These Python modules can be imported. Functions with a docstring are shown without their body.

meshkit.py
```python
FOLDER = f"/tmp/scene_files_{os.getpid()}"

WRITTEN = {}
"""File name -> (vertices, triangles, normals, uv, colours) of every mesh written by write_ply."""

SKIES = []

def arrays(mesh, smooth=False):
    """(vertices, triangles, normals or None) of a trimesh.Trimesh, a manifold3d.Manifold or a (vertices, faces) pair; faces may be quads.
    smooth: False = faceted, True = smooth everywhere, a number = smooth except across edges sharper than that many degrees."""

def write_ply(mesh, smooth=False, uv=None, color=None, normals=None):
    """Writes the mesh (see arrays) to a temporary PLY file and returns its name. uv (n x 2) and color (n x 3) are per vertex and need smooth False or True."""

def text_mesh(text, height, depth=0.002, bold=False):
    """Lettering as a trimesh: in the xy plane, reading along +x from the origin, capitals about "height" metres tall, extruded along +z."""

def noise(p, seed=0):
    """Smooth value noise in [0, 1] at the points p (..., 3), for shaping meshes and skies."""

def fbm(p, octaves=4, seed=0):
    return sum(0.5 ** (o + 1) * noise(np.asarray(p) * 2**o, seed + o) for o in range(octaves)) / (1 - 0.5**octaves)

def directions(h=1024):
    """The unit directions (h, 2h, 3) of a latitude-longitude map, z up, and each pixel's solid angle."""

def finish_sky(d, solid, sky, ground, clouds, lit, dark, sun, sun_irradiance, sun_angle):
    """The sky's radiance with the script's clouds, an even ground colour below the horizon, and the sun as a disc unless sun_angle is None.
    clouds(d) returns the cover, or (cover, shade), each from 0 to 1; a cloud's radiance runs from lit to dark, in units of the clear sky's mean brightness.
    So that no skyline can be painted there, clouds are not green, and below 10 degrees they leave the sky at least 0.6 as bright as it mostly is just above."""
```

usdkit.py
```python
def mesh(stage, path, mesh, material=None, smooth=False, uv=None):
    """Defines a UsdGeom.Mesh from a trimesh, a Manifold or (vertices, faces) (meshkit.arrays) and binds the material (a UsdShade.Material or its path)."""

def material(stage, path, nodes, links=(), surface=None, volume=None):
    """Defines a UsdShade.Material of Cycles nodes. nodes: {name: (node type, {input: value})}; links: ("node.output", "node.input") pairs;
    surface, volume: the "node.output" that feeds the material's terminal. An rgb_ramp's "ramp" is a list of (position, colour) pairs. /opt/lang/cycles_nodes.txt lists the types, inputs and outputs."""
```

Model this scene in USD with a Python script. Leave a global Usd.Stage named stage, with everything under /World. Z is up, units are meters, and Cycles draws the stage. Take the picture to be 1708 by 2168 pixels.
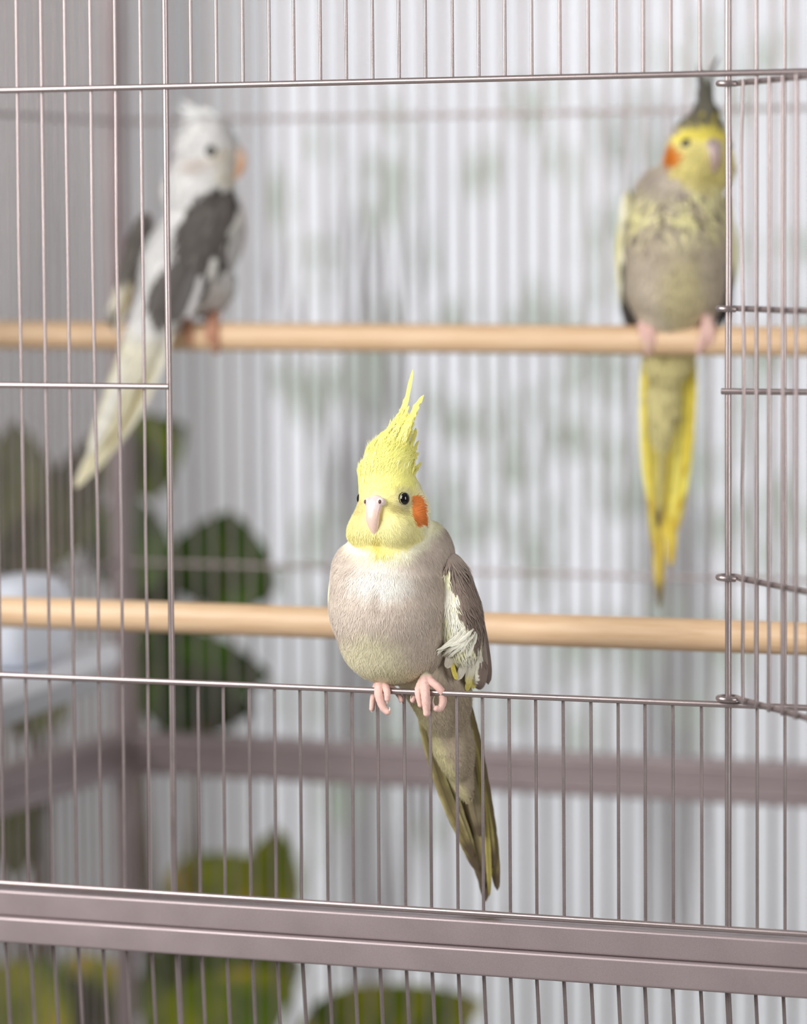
import math, random, re
import numpy as np, trimesh, manifold3d as m3, usdkit, meshkit
from pxr import Usd, UsdGeom, UsdLux, UsdShade, Gf, Sdf, Vt

# ------------------------------------------------------------------ stage, camera, lights, exposure
stage = Usd.Stage.CreateInMemory()
UsdGeom.SetStageUpAxis(stage, 'Z'); UsdGeom.SetStageMetersPerUnit(stage, 1.0)
UsdGeom.Xform.Define(stage, '/World'); UsdGeom.Scope.Define(stage, '/World/Looks')
W, H, FPX = 1708, 2168, 7470.0                      # the picture, and the focal length in its pixels
YAW, PITCH, ROLL = 0.3568692, 0.0772146, -0.0070333
CAM = np.array([0.7925624, -1.7595404, 0.2416483])
FW = np.array([-math.sin(YAW) * math.cos(PITCH), math.cos(YAW) * math.cos(PITCH), -math.sin(PITCH)])
_r = np.array([math.cos(YAW), math.sin(YAW), 0]); _u = np.cross(_r, FW)
RT, UP = math.cos(ROLL) * _r + math.sin(ROLL) * _u, -math.sin(ROLL) * _r + math.cos(ROLL) * _u
cam = UsdGeom.Camera.Define(stage, '/World/camera')
cam.CreateHorizontalApertureAttr(24.0); cam.CreateFocalLengthAttr(24.0 * FPX / W)
cam.CreateFStopAttr(3.3); cam.CreateFocusDistanceAttr(1.868)
cam.CreateExposureAttr(0.0)
M = np.eye(4); M[0, :3], M[1, :3], M[2, :3], M[3, :3] = RT, UP, -FW, CAM
UsdGeom.Xformable(cam).AddTransformOp().Set(Gf.Matrix4d(M.tolist()))

dome = UsdLux.DomeLight.Define(stage, '/World/sky_dome')      # bright overcast daylight outside the window
dome.CreateIntensityAttr(0.415); dome.CreateColorAttr(Gf.Vec3f(0.955, 0.962, 1.0))

def rect(name, at, aim, w, h, power, col):
    L = UsdLux.RectLight.Define(stage, '/World/' + name)
    L.CreateWidthAttr(w); L.CreateHeightAttr(h); L.CreateIntensityAttr(power); L.CreateColorAttr(Gf.Vec3f(*col))
    at, aim = np.array(at, float), np.array(aim, float)
    z = at - aim; z /= np.linalg.norm(z); x = np.cross([0, 0, 1], z); x /= np.linalg.norm(x); y = np.cross(z, x)
    m = np.eye(4); m[0, :3], m[1, :3], m[2, :3], m[3, :3] = x, y, z, at
    UsdGeom.Xformable(L).AddTransformOp().Set(Gf.Matrix4d(m.tolist()))
rect('key_softbox', (-0.62, -0.92, 0.62), (0.1, 0.05, 0.08), 0.9, 1.02, 11.4, (1.0, 0.985, 0.965))      # the photographer's softbox, upper left
rect('fill_softbox', (1.55, -0.85, 0.40), (0.15, 0.1, 0.05), 0.5, 1.05, 10.5, (1.0, 0.985, 0.97))       # a weaker one at the right

# ------------------------------------------------------------------ helpers
def at(px, py, Y):
    """The point of the plane y = Y that the picture shows at (px, py)."""
    d = FW + RT * (px - W / 2) / FPX - UP * (py - H / 2) / FPX
    return CAM + d * (Y - CAM[1]) / d[1]

class Frame:
    """A modelling frame for one animal: x right, y down (both in the photograph's pixels at its depth), w towards the camera."""
    def __init__(s, px, py, Y):
        s.o = at(px, py, Y); s.k = float((s.o - CAM) @ FW) / FPX; s.px, s.py = px, py
    def __call__(s, p):
        p = np.asarray(p, float)
        return s.o + s.k * ((p[..., :1] - s.px) * RT - (p[..., 1:2] - s.py) * UP - p[..., 2:3] * FW)

def lin(*c):
    c = np.asarray(c, float) / 255.0
    return np.where(c <= 0.04045, c / 12.92, ((c + 0.055) / 1.055) ** 2.4)

used = {}
def numbered(path):
    n = used.get(path, -1) + 1; used[path] = n
    return path if n == 0 else '%s_%03d' % (path, n)
def tag(p, label=None, cat=None, group=None, kind=None):
    p = p.GetPrim() if hasattr(p, 'GetPrim') else p
    for k, v in (('label', label), ('category', cat), ('group', group), ('kind', kind)):
        if v: p.SetCustomDataByKey(k, v)
    return p
def thing(name, loc, label, cat, group=None):
    x = UsdGeom.Xform.Define(stage, numbered('/World/' + name)); x.AddTranslateOp().Set(Gf.Vec3d(*map(float, loc)))
    tag(x, label, cat, group); ORIGIN[str(x.GetPath())] = np.array(loc, float)
    return x.GetPrim()
ORIGIN = {}
def origin(parent):
    return ORIGIN.get('/'.join(str(parent.GetPath()).split('/')[:3]), np.zeros(3)) if parent else np.zeros(3)
def obj(name, mesh, material, parent=None, smooth=35, color=None, normals=None, label=None, kind=None):
    """One Mesh prim; mesh is in world coordinates."""
    path = numbered((str(parent.GetPath()) if parent else '/World') + '/' + name)
    v, f, n = meshkit.arrays(mesh, True if color is not None and normals is None else (False if normals is not None else smooth))
    m = usdkit.mesh(stage, path, (v - origin(parent), f), material)
    nn = normals if normals is not None else n
    if nn is not None:
        m.CreateNormalsAttr(Vt.Vec3fArray.FromNumpy(np.asarray(nn, np.float32))); m.SetNormalsInterpolation('vertex')
    if color is not None:
        UsdGeom.PrimvarsAPI(m).CreatePrimvar('Cd', Sdf.ValueTypeNames.Color3fArray, 'vertex').Set(Vt.Vec3fArray.FromNumpy(np.asarray(color, np.float32)))
    tag(m, label, kind=kind)
    return m.GetPrim()

def tube(pts, r, n=10, cap=True):
    """Swept tube along a polyline; r a number or one per point."""
    pts = np.asarray(pts, float); r = np.broadcast_to(np.asarray(r, float), (len(pts),))
    t = np.gradient(pts, axis=0); t /= np.linalg.norm(t, axis=1, keepdims=True)
    a = np.array([0, 0, 1.0]) if abs(t[0, 2]) < .9 else np.array([0, 1.0, 0])
    x = np.cross(a, t[0]); x /= np.linalg.norm(x); rings = []
    for i in range(len(pts)):
        x = x - t[i] * (x @ t[i]); x /= np.linalg.norm(x); y = np.cross(t[i], x)
        th = np.arange(n) * 2 * np.pi / n
        rings.append(pts[i] + r[i] * (np.cos(th)[:, None] * x + np.sin(th)[:, None] * y))
    v = np.vstack(rings); f = []
    for i in range(len(pts) - 1):
        for j in range(n):
            a_, b_ = i * n + j, i * n + (j + 1) % n
            f += [(a_, b_, b_ + n), (a_, b_ + n, a_ + n)]
    if cap:
        v = np.vstack([v, pts[0], pts[-1]]); c0, c1 = len(v) - 2, len(v) - 1
        for j in range(n):
            f += [(c0, (j + 1) % n, j), (c1, (len(pts) - 1) * n + j, (len(pts) - 1) * n + (j + 1) % n)]
    return v, np.array(f)
def curve(pts, n=24):
    """Catmull-Rom through points."""
    from scipy.interpolate import CubicSpline
    pts = np.asarray(pts, float); d = np.r_[0, np.cumsum(np.linalg.norm(np.diff(pts[:, :3], axis=0), axis=1) + 1e-9)]
    return CubicSpline(d, pts)(np.linspace(0, d[-1], n))
def join(parts):
    vs, fs, k = [], [], 0
    for v, f in parts:
        vs.append(v); fs.append(np.asarray(f) + k); k += len(v)
    return np.vstack(vs), np.vstack(fs)
def rbox(lo, hi, r, seg=10):
    """A box with rounded edges."""
    lo, hi = np.array(lo, float), np.array(hi, float)
    s = m3.Manifold.sphere(r, seg * 2)
    return m3.Manifold.batch_hull([s.translate([float(x), float(y), float(z)]) for x in (lo[0] + r, hi[0] - r) for y in (lo[1] + r, hi[1] - r) for z in (lo[2] + r, hi[2] - r)])

# ------------------------------------------------------------------ materials
def mat(name, nodes, links, surface='p.BSDF'):
    return usdkit.material(stage, '/World/Looks/' + name, nodes, links, surface=surface)
def paint(name, c1, c2, metallic, rough, scale=2500.0, bump=0.05):
    return mat(name, {'g': ('geometry', {}), 'n': ('noise_texture', {'scale': scale, 'detail': 2}), 'n2': ('noise_texture', {'scale': 30.0, 'detail': 3}),
        'r': ('rgb_ramp', {'ramp': [(0.3, c1), (0.7, c2)]}), 'r2': ('rgb_ramp', {'ramp': [(0.3, (rough - .05,) * 3), (0.7, (rough + .08,) * 3)]}),
        'b': ('bump', {'strength': bump, 'distance': 0.0004}),
        'p': ('principled_bsdf', {'metallic': metallic, 'roughness': rough, 'specular_ior_level': 0.5})},
        [('g.position', 'n.vector'), ('g.position', 'n2.vector'), ('n.fac', 'r.fac'), ('n2.fac', 'r2.fac'), ('r.color', 'p.base_color'), ('r2.color', 'p.roughness'), ('n.fac', 'b.height'), ('b.normal', 'p.normal')])
def plain(name, c, rough=.6, **kw):
    return mat(name, {'p': ('principled_bsdf', {'base_color': c, 'roughness': rough, **kw})}, [])
MET = paint('taupe_metal', (.305, .25, .247), (.375, .315, .31), .7, .29)
RAIL = paint('taupe_rail', (.27, .215, .222), (.33, .27, .275), .35, .38, bump=.03)
WOOD = mat('beech_wood', {'t': ('texture_coordinate', {}), 'm': ('mapping', {'scale': (3, 60, 60)}), 'n': ('noise_texture', {'scale': 6.0, 'detail': 5, 'distortion': .6}),
    'm2': ('mapping', {'scale': (20, 500, 500)}), 'n2': ('noise_texture', {'scale': 3.0, 'detail': 2}), 'x': ('mix_float', {'fac': .35}),
    'r': ('rgb_ramp', {'ramp': [(.25, lin(188, 150, 112)), (.5, lin(210, 178, 143)), (.75, lin(220, 192, 160))]}), 'p': ('principled_bsdf', {'roughness': .5})},
    [('t.object', 'm.vector'), ('m.vector', 'n.vector'), ('t.object', 'm2.vector'), ('m2.vector', 'n2.vector'), ('n.fac', 'x.a'), ('n2.fac', 'x.b'), ('x.result', 'r.fac'), ('r.color', 'p.base_color')])
CURT = mat('sheer_curtain', {'g': ('geometry', {}), 'm': ('mapping', {'scale': (40, 40, 1.5)}), 'n': ('noise_texture', {'scale': 1.0, 'detail': 3}),
    'r': ('rgb_ramp', {'ramp': [(.3, (.34,) * 3), (.7, (.48,) * 3)]}),
    'd': ('diffuse_bsdf', {'color': lin(240, 241, 245)}), 't': ('translucent_bsdf', {'color': lin(238, 240, 244)}), 'x': ('mix_closure', {'fac': .5}),
    'c': ('transparent_bsdf', {'color': (1, 1, 1)}), 'y': ('mix_closure', {'fac': .3})},
    [('g.position', 'm.vector'), ('m.vector', 'n.vector'), ('n.fac', 'r.fac'), ('d.BSDF', 'x.closure1'), ('t.BSDF', 'x.closure2'), ('x.closure', 'y.closure1'), ('c.BSDF', 'y.closure2'), ('r.color', 'y.fac')], 'y.closure')
PLASTIC = plain('white_plastic', lin(244, 246, 252), .35)
FLOOR = mat('pale_floor', {'g': ('geometry', {}), 'n': ('noise_texture', {'scale': 3.0, 'detail': 4}), 'r': ('rgb_ramp', {'ramp': [(.3, lin(168, 166, 162)), (.7, lin(186, 184, 180))]}), 'p': ('principled_bsdf', {'roughness': .5})},
    [('g.position', 'n.vector'), ('n.fac', 'r.fac'), ('r.color', 'p.base_color')])

# ------------------------------------------------------------------ the setting: floor, sheer curtain at the window, garden beyond it
FZ, CZ, RX0, RX1, RY0, RY1 = -0.95, 1.65, -1.95, 2.45, -2.7, 1.34          # the room
WX0, WX1, WZ0, WZ1 = at(400, 900, RY1)[0], 1.75, -0.80, 1.45               # its window opening
WALL = mat('wall_paint', {'g': ('geometry', {}), 'n': ('noise_texture', {'scale': 140.0, 'detail': 3}), 'b': ('bump', {'strength': .15, 'distance': .001}), 'p': ('principled_bsdf', {'base_color': lin(172, 171, 170), 'roughness': .85})},
    [('g.position', 'n.vector'), ('n.fac', 'b.height'), ('b.normal', 'p.normal')])
def setting(name, boxes, m, label, cat):
    p = obj(name, trimesh.util.concatenate([trimesh.creation.box(bounds=b) for b in boxes]), m); tag(p, label, cat, kind='structure'); return p
setting('floor', [[(RX0, RY0, FZ - .06), (RX1, RY1 + .1, FZ)]], FLOOR, 'pale grey floor under the cage', 'floor')
setting('ceiling', [[(RX0, RY0, CZ), (RX1, RY1 + .1, CZ + .06)]], WALL, 'pale grey ceiling above the cage', 'ceiling')
setting('wall_left', [[(RX0 - .08, RY0, FZ), (RX0, RY1 + .1, CZ)]], WALL, 'pale grey side wall left of the cage', 'wall')
setting('wall_right', [[(RX1, RY0, FZ), (RX1 + .08, RY1 + .1, CZ)]], WALL, 'pale grey side wall right of the cage', 'wall')
setting('wall_front', [[(RX0, RY0 - .08, FZ), (RX1, RY0, CZ)]], WALL, 'pale grey wall behind the camera', 'wall')
setting('wall_back', [[(RX0, RY1, FZ), (WX0, RY1 + .1, CZ)], [(WX1, RY1, FZ), (RX1, RY1 + .1, CZ)], [(WX0, RY1, FZ), (WX1, RY1 + .1, WZ0)], [(WX0, RY1, WZ1), (WX1, RY1 + .1, CZ)]], WALL, 'pale grey wall around the window behind the curtain', 'wall')
win = UsdGeom.Xform.Define(stage, '/World/window_1').GetPrim(); tag(win, 'wide window behind the sheer curtain', 'window', kind='structure')
obj('window_frame', trimesh.util.concatenate([trimesh.creation.box(bounds=b) for b in ([(WX0, RY1 + .03, WZ0), (WX0 + .05, RY1 + .08, WZ1)], [(WX1 - .05, RY1 + .03, WZ0), (WX1, RY1 + .08, WZ1)], [(WX0 + .05, RY1 + .03, WZ0), (WX1 - .05, RY1 + .08, WZ0 + .05)], [(WX0 + .05, RY1 + .03, WZ1 - .05), (WX1 - .05, RY1 + .08, WZ1)])]), plain('frame_white', lin(232, 232, 230), .4), win)
obj('pane', trimesh.creation.box(bounds=[(WX0 + .05, RY1 + .053, WZ0 + .05), (WX1 - .05, RY1 + .057, WZ1 - .05)]), mat('window_glass', {'f': ('fresnel', {'IOR': 1.25}), 't': ('transparent_bsdf', {'color': (.98, .98, .985)}), 'g': ('glossy_bsdf', {'roughness': .02}), 'x': ('mix_closure', {})},
    [('f.fac', 'x.fac'), ('t.BSDF', 'x.closure1'), ('g.BSDF', 'x.closure2')], 'x.closure'), win)

def leaf_sheet(n=10):
    v, f = [], []
    for i in range(n + 1):
        t = i / n; wd = .5 * math.sin(math.pi * t ** .8) ** .9 * .52
        for s in (-1, 0, 1): v.append((s * wd, t, .06 * abs(s) - .12 * t * t))
    for i in range(n):
        for j in range(2):
            a = i * 3 + j; f += [(a, a + 1, a + 4), (a, a + 4, a + 3)]
    return np.array(v), np.array(f)
# the curtain: one hanging sheet in narrow uneven pleats
CY = 1.22
rc = np.random.default_rng(11)
xs = np.arange(-1.9, 2.4, .006); ph = np.cumsum(.006 * (2 * np.pi / .21) * (1 + .5 * (meshkit.noise(np.c_[xs * 5, xs * 0, xs * 0], 3) - .5) * 2))
amp = .026 + .022 * meshkit.noise(np.c_[xs * 4, xs * 0 + 3, xs * 0], 5)
zs = np.linspace(FZ + .015, 1.52, 24)
V = np.array([[(x, CY + amp[i] * (1 - .25 * (z - FZ) / 2.3) * math.sin(ph[i] + .25 * math.sin(z * 2 + x * 3)), z) for i, x in enumerate(xs)] for z in zs]).reshape(-1, 3)
n_ = len(xs); i_, j_ = np.meshgrid(np.arange(len(zs) - 1), np.arange(n_ - 1), indexing='ij'); a_ = (i_ * n_ + j_).ravel()
ct = thing('curtain', (.1, CY, FZ), 'sheer white pleated curtain hanging across the window behind the cage', 'curtain')
obj('sheer_panel', (V, np.stack([a_, a_ + 1, a_ + n_ + 1, a_ + n_], 1)), CURT, ct, smooth=True)
obj('curtain_rod', tube([(-1.93, CY, 1.535), (2.43, CY, 1.535)], .014, 16), MET, ct)
# the garden outside: lawn and three leafy shrubs, only glimpsed through the curtain
PAVE = plain('pale_paving', lin(222, 222, 220), .9); BARK = plain('bark', lin(96, 84, 70), .9)
LEAFM = mat('shrub_leaf', {'o': ('geometry', {}), 'r': ('rgb_ramp', {'ramp': [(0, lin(152, 178, 122)), (1, lin(204, 220, 160))]}), 'd': ('diffuse_bsdf', {}), 't': ('translucent_bsdf', {}), 'x': ('mix_closure', {'fac': .5})},
    [('o.random_per_island', 'r.fac'), ('r.color', 'd.color'), ('r.color', 't.color'), ('d.BSDF', 'x.closure1'), ('t.BSDF', 'x.closure2')], 'x.closure')
gd = obj('terrace', trimesh.creation.box(bounds=[(-7, 2.0, FZ - .08), (6, 9, FZ - .03)]), PAVE); tag(gd, 'pale paved terrace outside behind the curtain', 'terrace', kind='structure')
def shrub(px, Y, top, rad, n, label, seed):
    r = np.random.default_rng(seed); c = at(px, 900, Y); c[2] = FZ
    t = thing('garden_shrub', c, label, 'shrub')
    lv, lf = leaf_sheet(4); parts = []; hh = top - FZ
    obj('stem', join([tube(curve([c + (0, 0, -.04), c + (r.normal(0, .05), r.normal(0, .05), hh * .4), c + (r.normal(0, rad * .4), r.normal(0, rad * .4), hh * .85)], 8), np.linspace(.022, .006, 8), 8) for _ in range(5)]), BARK, t)
    for _ in range(n):
        u = r.normal(size=3); u /= np.linalg.norm(u); u *= r.random() ** .4
        p = c + np.array([u[0] * rad, u[1] * rad, hh * .56 + u[2] * hh * .44]); q = trimesh.transformations.random_rotation_matrix(r.random(3))[:3, :3]
        parts.append(((lv * r.uniform(.06, .11)) @ q.T + p, lf))
    obj('foliage', join(parts), LEAFM, t, smooth=True, kind='stuff')
shrub(1420, 3.9, .72, .30, 150, 'pale green garden shrub outside, seen through the curtain at the right', 1)
shrub(760, 3.3, .50, .30, 130, 'pale green garden shrub outside, seen through the curtain above the yellow crest', 2)
shrub(140, 2.4, .12, .20, 200, 'low green garden shrub outside, seen through the curtain at the left', 3)

# ------------------------------------------------------------------ the cage
PI_ = 0.015; H1, H2, H3, H4 = 0.3249059, 0.1623557, 0.0, -0.1177241
XL, XR, YB, ZT, ZB = -0.311, 0.63, 0.60, 0.52, -0.62
WR, TR, BR = 0.00092, 0.00172, 0.00165
cage = thing('bird_cage', (0.15, 0.3, ZB), 'tall taupe metal wire bird cage with its front door swung open', 'bird cage')
topx = dict(zip(range(-6, 24), [31, 83, 133, 187, 239.5, 293, 349, 400, 454, 510, 566, 618, 674, 729, 785, 841, 897, 954, 1010, 1065, 1122, 1182, 1242, 1301, 1359, 1417, 1479, 1541, 1599, 1659]))
botx = dict(zip(range(-7, 24), [4, 57, 107, 159, 212, 262, 315, 368.5, 421, 474, 528, 582, 636, 691, 746, 800, 856, 911, 967, 1021, 1078, 1134, 1191.8, 1250, 1307.5, 1364.3, 1423, 1483.5, 1541.4, 1600.5, 1659.6]))
def wire(pts, r, name='wire', mat_=None):
    pts = np.asarray(pts, float)
    if len(pts) == 2: pts = np.linspace(pts[0], pts[1], 3)
    return obj(name, tube(pts, r, 10), mat_ or MET, cage, smooth=50)
rng = np.random.default_rng(4)
def xt(i): return at(topx[i], 0, 0)[0] if i in topx else i * PI_
def xb(i): return at(botx[i], 1868 + (botx[i]) * .0645, 0)[0] if i in botx else i * PI_
for i in range(-10, 30):
    a, b = xt(i), xb(i); off = 0.0018 if i not in (0, 21) else 0.0
    m_ = lambda z: a + (b - a) * (0.386 - z) / (0.386 - H4)
    thick = i in (0, 21); r = TR if thick else WR; nm = 'thick_wire' if thick else 'wire'
    y = 0.0 if thick else 0.0019
    bow = rng.normal(0, .00025, 2)
    if i <= 0 or i >= 21:
        wire([(m_(ZT), y, ZT), (m_(H1), y, H1), (m_(.24) + bow[0], y, .24), (m_(H2), y, H2), (m_(.08) + bow[1], y, .08), (m_(H3), y, H3), (m_(H4), y, H4)], r, nm)
    else:
        wire([(m_(ZT), y, ZT), (m_(H1), y, H1)], r, nm); wire([(m_(H3), y, H3), (m_(H4), y, H4)], r, nm)
    lx = (a + b) / 2 - (0.0003 if i < 12 else .0012)                # the lower section's own wires lean back a little
    wire([(b - .0006 - max(0, i - 8) * .00006, .004, -.150), (b + .0004, .0066, -.20), (b + .0004, .0075, ZB)], WR * 1.12 if not thick else TR * .95, 'wire')
wire([(-.16, -.0012, H1), (.46, -.0012, H1)], BR, 'crossbar'); wire([(-.16, -.0012, H3), (.46, -.0012, H3)], BR, 'crossbar')
wire([(-.16, -.0012, H4), (.46, -.0012, H4)], BR, 'crossbar')
wire([(-.16, -.0015, H2), (.0012, -.0015, H2)], BR, 'crossbar'); wire([(.3122, -.0015, H2), (.46, -.0015, H2)], BR, 'crossbar')
RZ = [(-.1212, -.1357), (-.1358, -.1506)]
obj('rail', rbox((XL - .012, -.0035, RZ[0][1]), (XR + .012, .016, RZ[0][0]), .0016), RAIL, cage, smooth=40)
obj('rail', rbox((XL - .012, -.0065, RZ[1][1]), (XR + .012, .020, RZ[1][0]), .0018), RAIL, cage, smooth=40)
# back and left sides
back_rail = [obj('rail', rbox((XL, YB - .010, z0), (XR, YB + .012, z1), .0018), RAIL, cage, smooth=40) for z1, z0 in RZ]
for z1, z0 in RZ:
    obj('rail', rbox((XL - .010, .0, z0), (XL + .012, YB, z1), .0018), RAIL, cage, smooth=40)
    obj('rail', rbox((XR - .012, .0, z0), (XR + .010, YB, z1), .0018), RAIL, cage, smooth=40)
for x, y in ((XL, YB + .002), (XR, YB), (XR, .012), (XL, .012)):
    obj('post', tube([(x, y, ZB), (x, y, 0), (x, y, ZT)], .0080, 28), RAIL, cage, smooth=50)
nb = int((XR - XL) / PI_)
for k in range(1, nb):
    x = XL + k * PI_ + rng.normal(0, .0004)
    if x < .56: wire([(x, YB, ZB), (x, YB, ZT)], .0015)
for k in range(1, int(YB / PI_)):
    y = YB - k * PI_
    wire([(XL, y, ZB), (XL, y, ZT)], .0012)
for z in (.3286, .0055, -.50):
    wire([(XL, YB - .002, z), (XR, YB - .002, z)], BR, 'crossbar'); wire([(XL + .002, 0, z), (XL + .002, YB, z)], BR, 'crossbar')

# the open door: its wires and bars swing out from the right thick wire
PH = math.radians(49.5); hx = xt(21)
DD = np.array([math.cos(PH), -math.sin(PH), 0]); DN = np.array([-math.sin(PH), -math.cos(PH), 0])     # along the door; towards the camera's left
hz = [at(1540, y, 0)[2] for y in (176.5, 653, 1222, 1478)]
def dp(s, z, o=0.0): return np.array([hx, 0, z]) + DD * s + DN * o
door = obj('door', tube([dp(.012, hz[0], -.0036), dp(.16, hz[0], -.0034), dp(.312, hz[0], -.0034)], BR, 10), MET, cage, smooth=50)
for k, z in enumerate(hz):
    if k: obj('door_bar', tube([dp(.012, z, -.0036), dp(.16, z, -.0034), dp(.312, z, -.0034)], BR, 10), MET, door, smooth=50)
    hook = curve([dp(.013, z, -.0036), dp(.003, z, -.0043), dp(-.0036, z, -.0030), dp(-.0046, z, .0005), dp(-.0028, z, .0042), dp(.0008, z, .0050), dp(.0040, z - .0002, .0030), dp(.0056, z - .0004, -.0014)], 26)
    obj('hinge_hook', tube(hook, .0016, 10), MET, door, smooth=50)
for k in range(20):
    s = .0180 + k * PI_; bw = rng.normal(0, .0003, 3)
    if k == 0: bw = np.array([.0006, -.0012, -.0006])
    pts = [dp(s, hz[0] + .0012), dp(s, hz[1]), dp(s + bw[0], (hz[1] * .6 + hz[2] * .4)), dp(s + bw[1], (hz[1] + hz[2] * 2) / 3), dp(s, hz[2]), dp(s + bw[2], (hz[2] + hz[3]) / 2), dp(s, hz[3] - .0012)]
    obj('door_wire', tube(curve(pts, 15), WR * 1.08, 8), MET, door, smooth=50)

# perches
for py0, py1, Y, lab in ((709, 723, .38, 'pale wooden perch dowel nearer the top, with two cockatiels on it'), (1295, 1352.5, .17, 'pale wooden perch dowel passing behind the front yellow-crested cockatiel')):
    a, b = at(0, py0, Y), at(1708, py1, Y); d = (b - a) / (b[0] - a[0])
    p0, p1 = a + d * (XL + .001 - a[0]), a + d * (XR - .001 - a[0])
    t = thing('perch', (p0 + p1) / 2, lab, 'perch')
    R_ = .0094
    obj('dowel', tube(np.linspace(p0, p1, 40), R_, 40), WOOD, t, smooth=50)
    for e, s in ((p0, 1), (p1, -1)):
        obj('end_cap', tube([e + d * s * .0005, e + d * s * .010], .0125, 24), PLASTIC, t, smooth=40)

# ------------------------------------------------------------------ plumage tools (all in a bird's own frame: x right, y down, w towards the camera)
def sstep(a, b, x):
    t = np.clip((x - a) / (b - a), 0, 1); return t * t * (3 - 2 * t)
def rotz(deg):
    c, s = math.cos(math.radians(deg)), math.sin(math.radians(deg)); return np.array([[c, s, 0], [-s, c, 0], [0, 0, 1.0]])
def rotx(deg):
    c, s = math.cos(math.radians(deg)), math.sin(math.radians(deg)); return np.array([[1.0, 0, 0], [0, c, s], [0, -s, c]])
def sdf(prims, k):
    """A smooth union of ellipsoids (centre, radii[, turn in the picture plane[, nod[, own k]]])."""
    P = [(np.array(q[0], float), np.array(q[1], float), (rotx(q[3]) if len(q) > 3 else np.eye(3)) @ rotz(q[2] if len(q) > 2 else 0), q[4] if len(q) > 4 else k) for q in prims]
    def F(p):
        out = None
        for c, r, R, kk in P:
            q = (p - c) @ R.T
            k0 = np.sqrt(((q / r) ** 2).sum(-1)) + 1e-9; k1 = np.sqrt(((q / r ** 2) ** 2).sum(-1)) + 1e-9
            d = k0 * (k0 - 1) / k1
            if out is None: out = d
            else:
                h = np.clip(.5 + .5 * (out - d) / kk, 0, 1); out = out + (d - out) * h - kk * h * (1 - h)
        return out
    return F
def grad(F, p, e=.4):
    g = np.stack([F(p + np.eye(3)[i] * e) - F(p - np.eye(3)[i] * e) for i in range(3)], -1) / (2 * e)
    return g
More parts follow.
